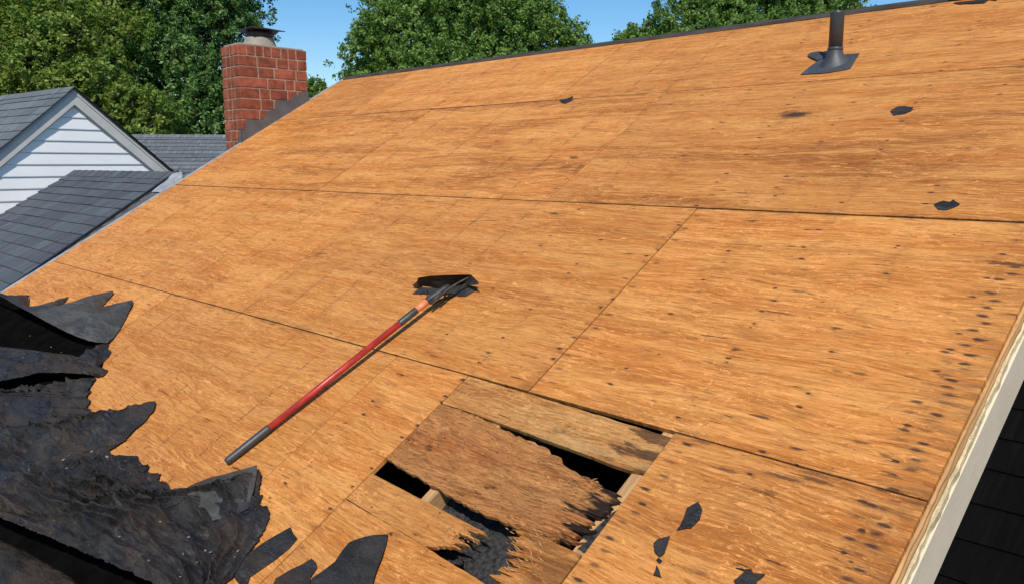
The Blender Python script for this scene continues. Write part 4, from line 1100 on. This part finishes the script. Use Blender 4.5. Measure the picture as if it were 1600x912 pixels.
def limb(bm, p0, p1, r0, r1, n=8, bend=.12, seg=6, r=None):
    p0 = Vector(p0); p1 = Vector(p1); rings = []; d = (p1 - p0)
    off = Vector((r.uniform(-1, 1), r.uniform(-1, 1), r.uniform(-.3, .6))) * d.length * bend
    t0 = d.normalized(); a = t0.orthogonal().normalized(); b = t0.cross(a)
    pts = []
    for i in range(seg + 1):
        t = i / seg; p = p0 + d * t + off * sin(pi * t); pts.append(p); rr = r0 + (r1 - r0) * t
        rings.append([bm.verts.new(p + (a * cos(2 * pi * k / n) + b * sin(2 * pi * k / n)) * rr) for k in range(n)])
    for x, y in zip(rings, rings[1:]):
        for k in range(n): bm.faces.new((x[k], x[(k + 1) % n], y[(k + 1) % n], y[k]))
    bm.faces.new(list(reversed(rings[0]))); bm.faces.new(rings[-1]); return pts
def tree(label, base, blobs, n, size, mat, trunk_r, seed, group='leafy trees behind the houses', spikes=0.0):
    """blobs: crown lobes (centre, radius x/y, radius z); leaves grow in small sprays that crowd the outer shell of each lobe"""
    r = random.Random(seed); g = np.random.default_rng(seed)
    root = thing('tree', label, 'tree', base, group)
    tot = sum(b[1] ** 2 for b in blobs); bm = bmesh.new()
    top = Vector(base) + Vector((0, 0, 0)); cen = sum((Vector(b[0]) for b in blobs), Vector()) / len(blobs)
    fork = Vector((base[0] * .6 + cen.x * .4, base[1] * .6 + cen.y * .4, max(2.2, (cen.z - base[2]) * .45)))
    limb(bm, base, fork, trunk_r, trunk_r * .7, 12, .04, 8, r); bm_obj('trunk', bm, m_bark, root, None, True)
    PP, NN, TT, SS = [], [], [], []
    for (c, R, Rz) in blobs:
        c = Vector(c); bm = bmesh.new()
        pts = limb(bm, fork - Vector((0, 0, trunk_r)), c, trunk_r * .5, trunk_r * .12, 8, .10, 7, r)
        for q in range(7):
            dv = Vector((r.gauss(0, 1), r.gauss(0, 1), abs(r.gauss(0, 1)) * .8)).normalized(); st_ = pts[r.randint(4, 7)]
            limb(bm, st_, c + Vector((dv.x * R, dv.y * R, dv.z * Rz)) * .88, trunk_r * .13, .012, 5, .08, 5, r)
        bm_obj('limb', bm, m_bark, root, None, True)
        k = int(n * R * R / tot); nsp = max(10, k // 26)
        d = g.normal(size=(nsp, 3)); d /= np.linalg.norm(d, axis=1, keepdims=True)
        # lumpy radius so the outline is uneven
        lump = np.array([noise.noise(Vector((x * 2.1 + c.x, y * 2.1 + c.y, z * 2.1 + c.z))) + .6 * noise.noise(Vector((x * 5 + c.x, y * 5, z * 5))) for x, y, z in d])
        rad = (g.uniform(.25, 1, nsp) ** .42) * (1 + .34 * lump + spikes * np.maximum(0, g.normal(size=nsp)) * .12)
        sp = np.array([c.x, c.y, c.z]) + d * rad[:, None] * np.array([R, R, Rz])
        out = d.copy(); out[:, 2] += .35; out /= np.linalg.norm(out, axis=1, keepdims=True)
        per = 26; pid = np.repeat(np.arange(nsp), per); m = len(pid)
        axis = out[pid] + g.normal(size=(m, 3)) * .25
        tt = g.uniform(0, 1, m)
        q = sp[pid] + axis * (tt * .42 * size / .1 * .9 - .12)[:, None] * .8 + g.normal(size=(m, 3)) * (.05 + .06 * (1 - tt))[:, None] * size / .1
        nn = g.normal(size=(m, 3)) * .75 + out[pid] * .55; nn[:, 2] += .35; nn /= np.linalg.norm(nn, axis=1, keepdims=True)
        base_t = g.uniform(0, 1, nsp) * .55
        PP.append(q); NN.append(nn); TT.append(np.clip(base_t[pid] + g.uniform(0, .5, m), 0, 1)); SS.append(size * g.uniform(.55, 1.15, m))
    leaves_mesh('crown', np.concatenate(PP), np.concatenate(NN), np.concatenate(SS), np.concatenate(TT), mat, root)
    return root
lf_dark = leaf_material('dark_green_leaves', (.040, .100, .026), (.120, .235, .052), (.28, .38, .13))
lf_mid = leaf_material('mid_green_leaves', (.062, .130, .024), (.170, .285, .052), (.32, .42, .13))
lf_yel = leaf_material('yellow_green_leaves', (.070, .135, .020), (.190, .275, .042), (.36, .42, .10))
def B(px, py, z, R, Rz=None): p = atdepth(px, py, z); return ((p.x, p.y, p.z), R, Rz or R)
def gb(px, z): p = atdepth(px, 256, z); return (p.x, p.y, -.1)
tree('tall dark green tree behind the chimney, leaving gaps of sky in its crown', gb(285, 21), [B(300, 60, 21, 1.9), B(215, 30, 22, 1.7), B(330, -30, 21, 1.5), B(250, 135, 20.5, 1.7), B(330, 150, 21, 1.5, 1.3), B(210, -60, 22, 1.9), B(190, 190, 20, 1.4), B(345, 10, 21, 1.0), B(330, 215, 20, 1.5)], 112000, .058, lf_dark, .22, 1)
tree('yellow green tree behind the white gable at the left edge', gb(70, 18), [B(90, 95, 18, 1.5), B(10, 50, 18.5, 1.5), B(150, 160, 17.5, 1.0), B(60, 10, 19, 1.4), B(160, 60, 19, 1.0), B(-60, 110, 18, 1.6), B(120, -30, 19.5, 1.4), B(230, 190, 17.8, .8), B(-20, -30, 19, 1.5)], 160000, .058, lf_yel, .20, 2)
tree('broad green tree rising behind the middle of the ridge', gb(720, 24), [B(720, 40, 24, 2.2, 1.8), B(640, 60, 23.5, 1.6, 1.4), B(800, 60, 24, 1.8, 1.5), B(585, 95, 23.5, 1.05, .95), B(700, 0, 24.5, 1.6, 1.0), B(862, 75, 24, 1.1, 1.0), B(780, 5, 24, 1.3, .9), B(700, 130, 23, 2.2, 1.2), B(602, 45, 24, .75, .7), B(900, 88, 24, .6, .6), B(840, 28, 24.5, .5, .6)], 150000, .062, lf_mid, .24, 3, spikes=1.0)
tree('round green tree behind the ridge, left of the vent pipe', gb(1180, 24), [B(1180, 10, 24, 2.0, 1.3), B(1080, 35, 24, 1.15, .85), B(1270, 15, 24, 1.4, 1.0), B(1130, -15, 24, 1.2, .9), B(1240, -25, 24.5, 1.5, .8), B(1320, 5, 24, .45, .45), B(1180, 90, 23, 2.2, 1.2)], 105000, .062, lf_mid, .22, 4, spikes=1.0)
tree('small far tree whose top barely clears the ridge between the two larger trees', gb(1010, 30), [B(1003, 66, 30, .9, .55), B(975, 80, 30, .5, .5), B(1040, 70, 30, .8, .6), B(1000, 110, 30, 1.2, 1.0)], 30000, .07, lf_mid, .14, 5)
tree('low tree peeping out just right of the chimney', gb(470, 24), [B(480, 150, 24, .55, .5), B(440, 170, 24, 1.0, .7), B(500, 190, 24, 1.0, .8)], 26000, .066, lf_mid, .14, 6)
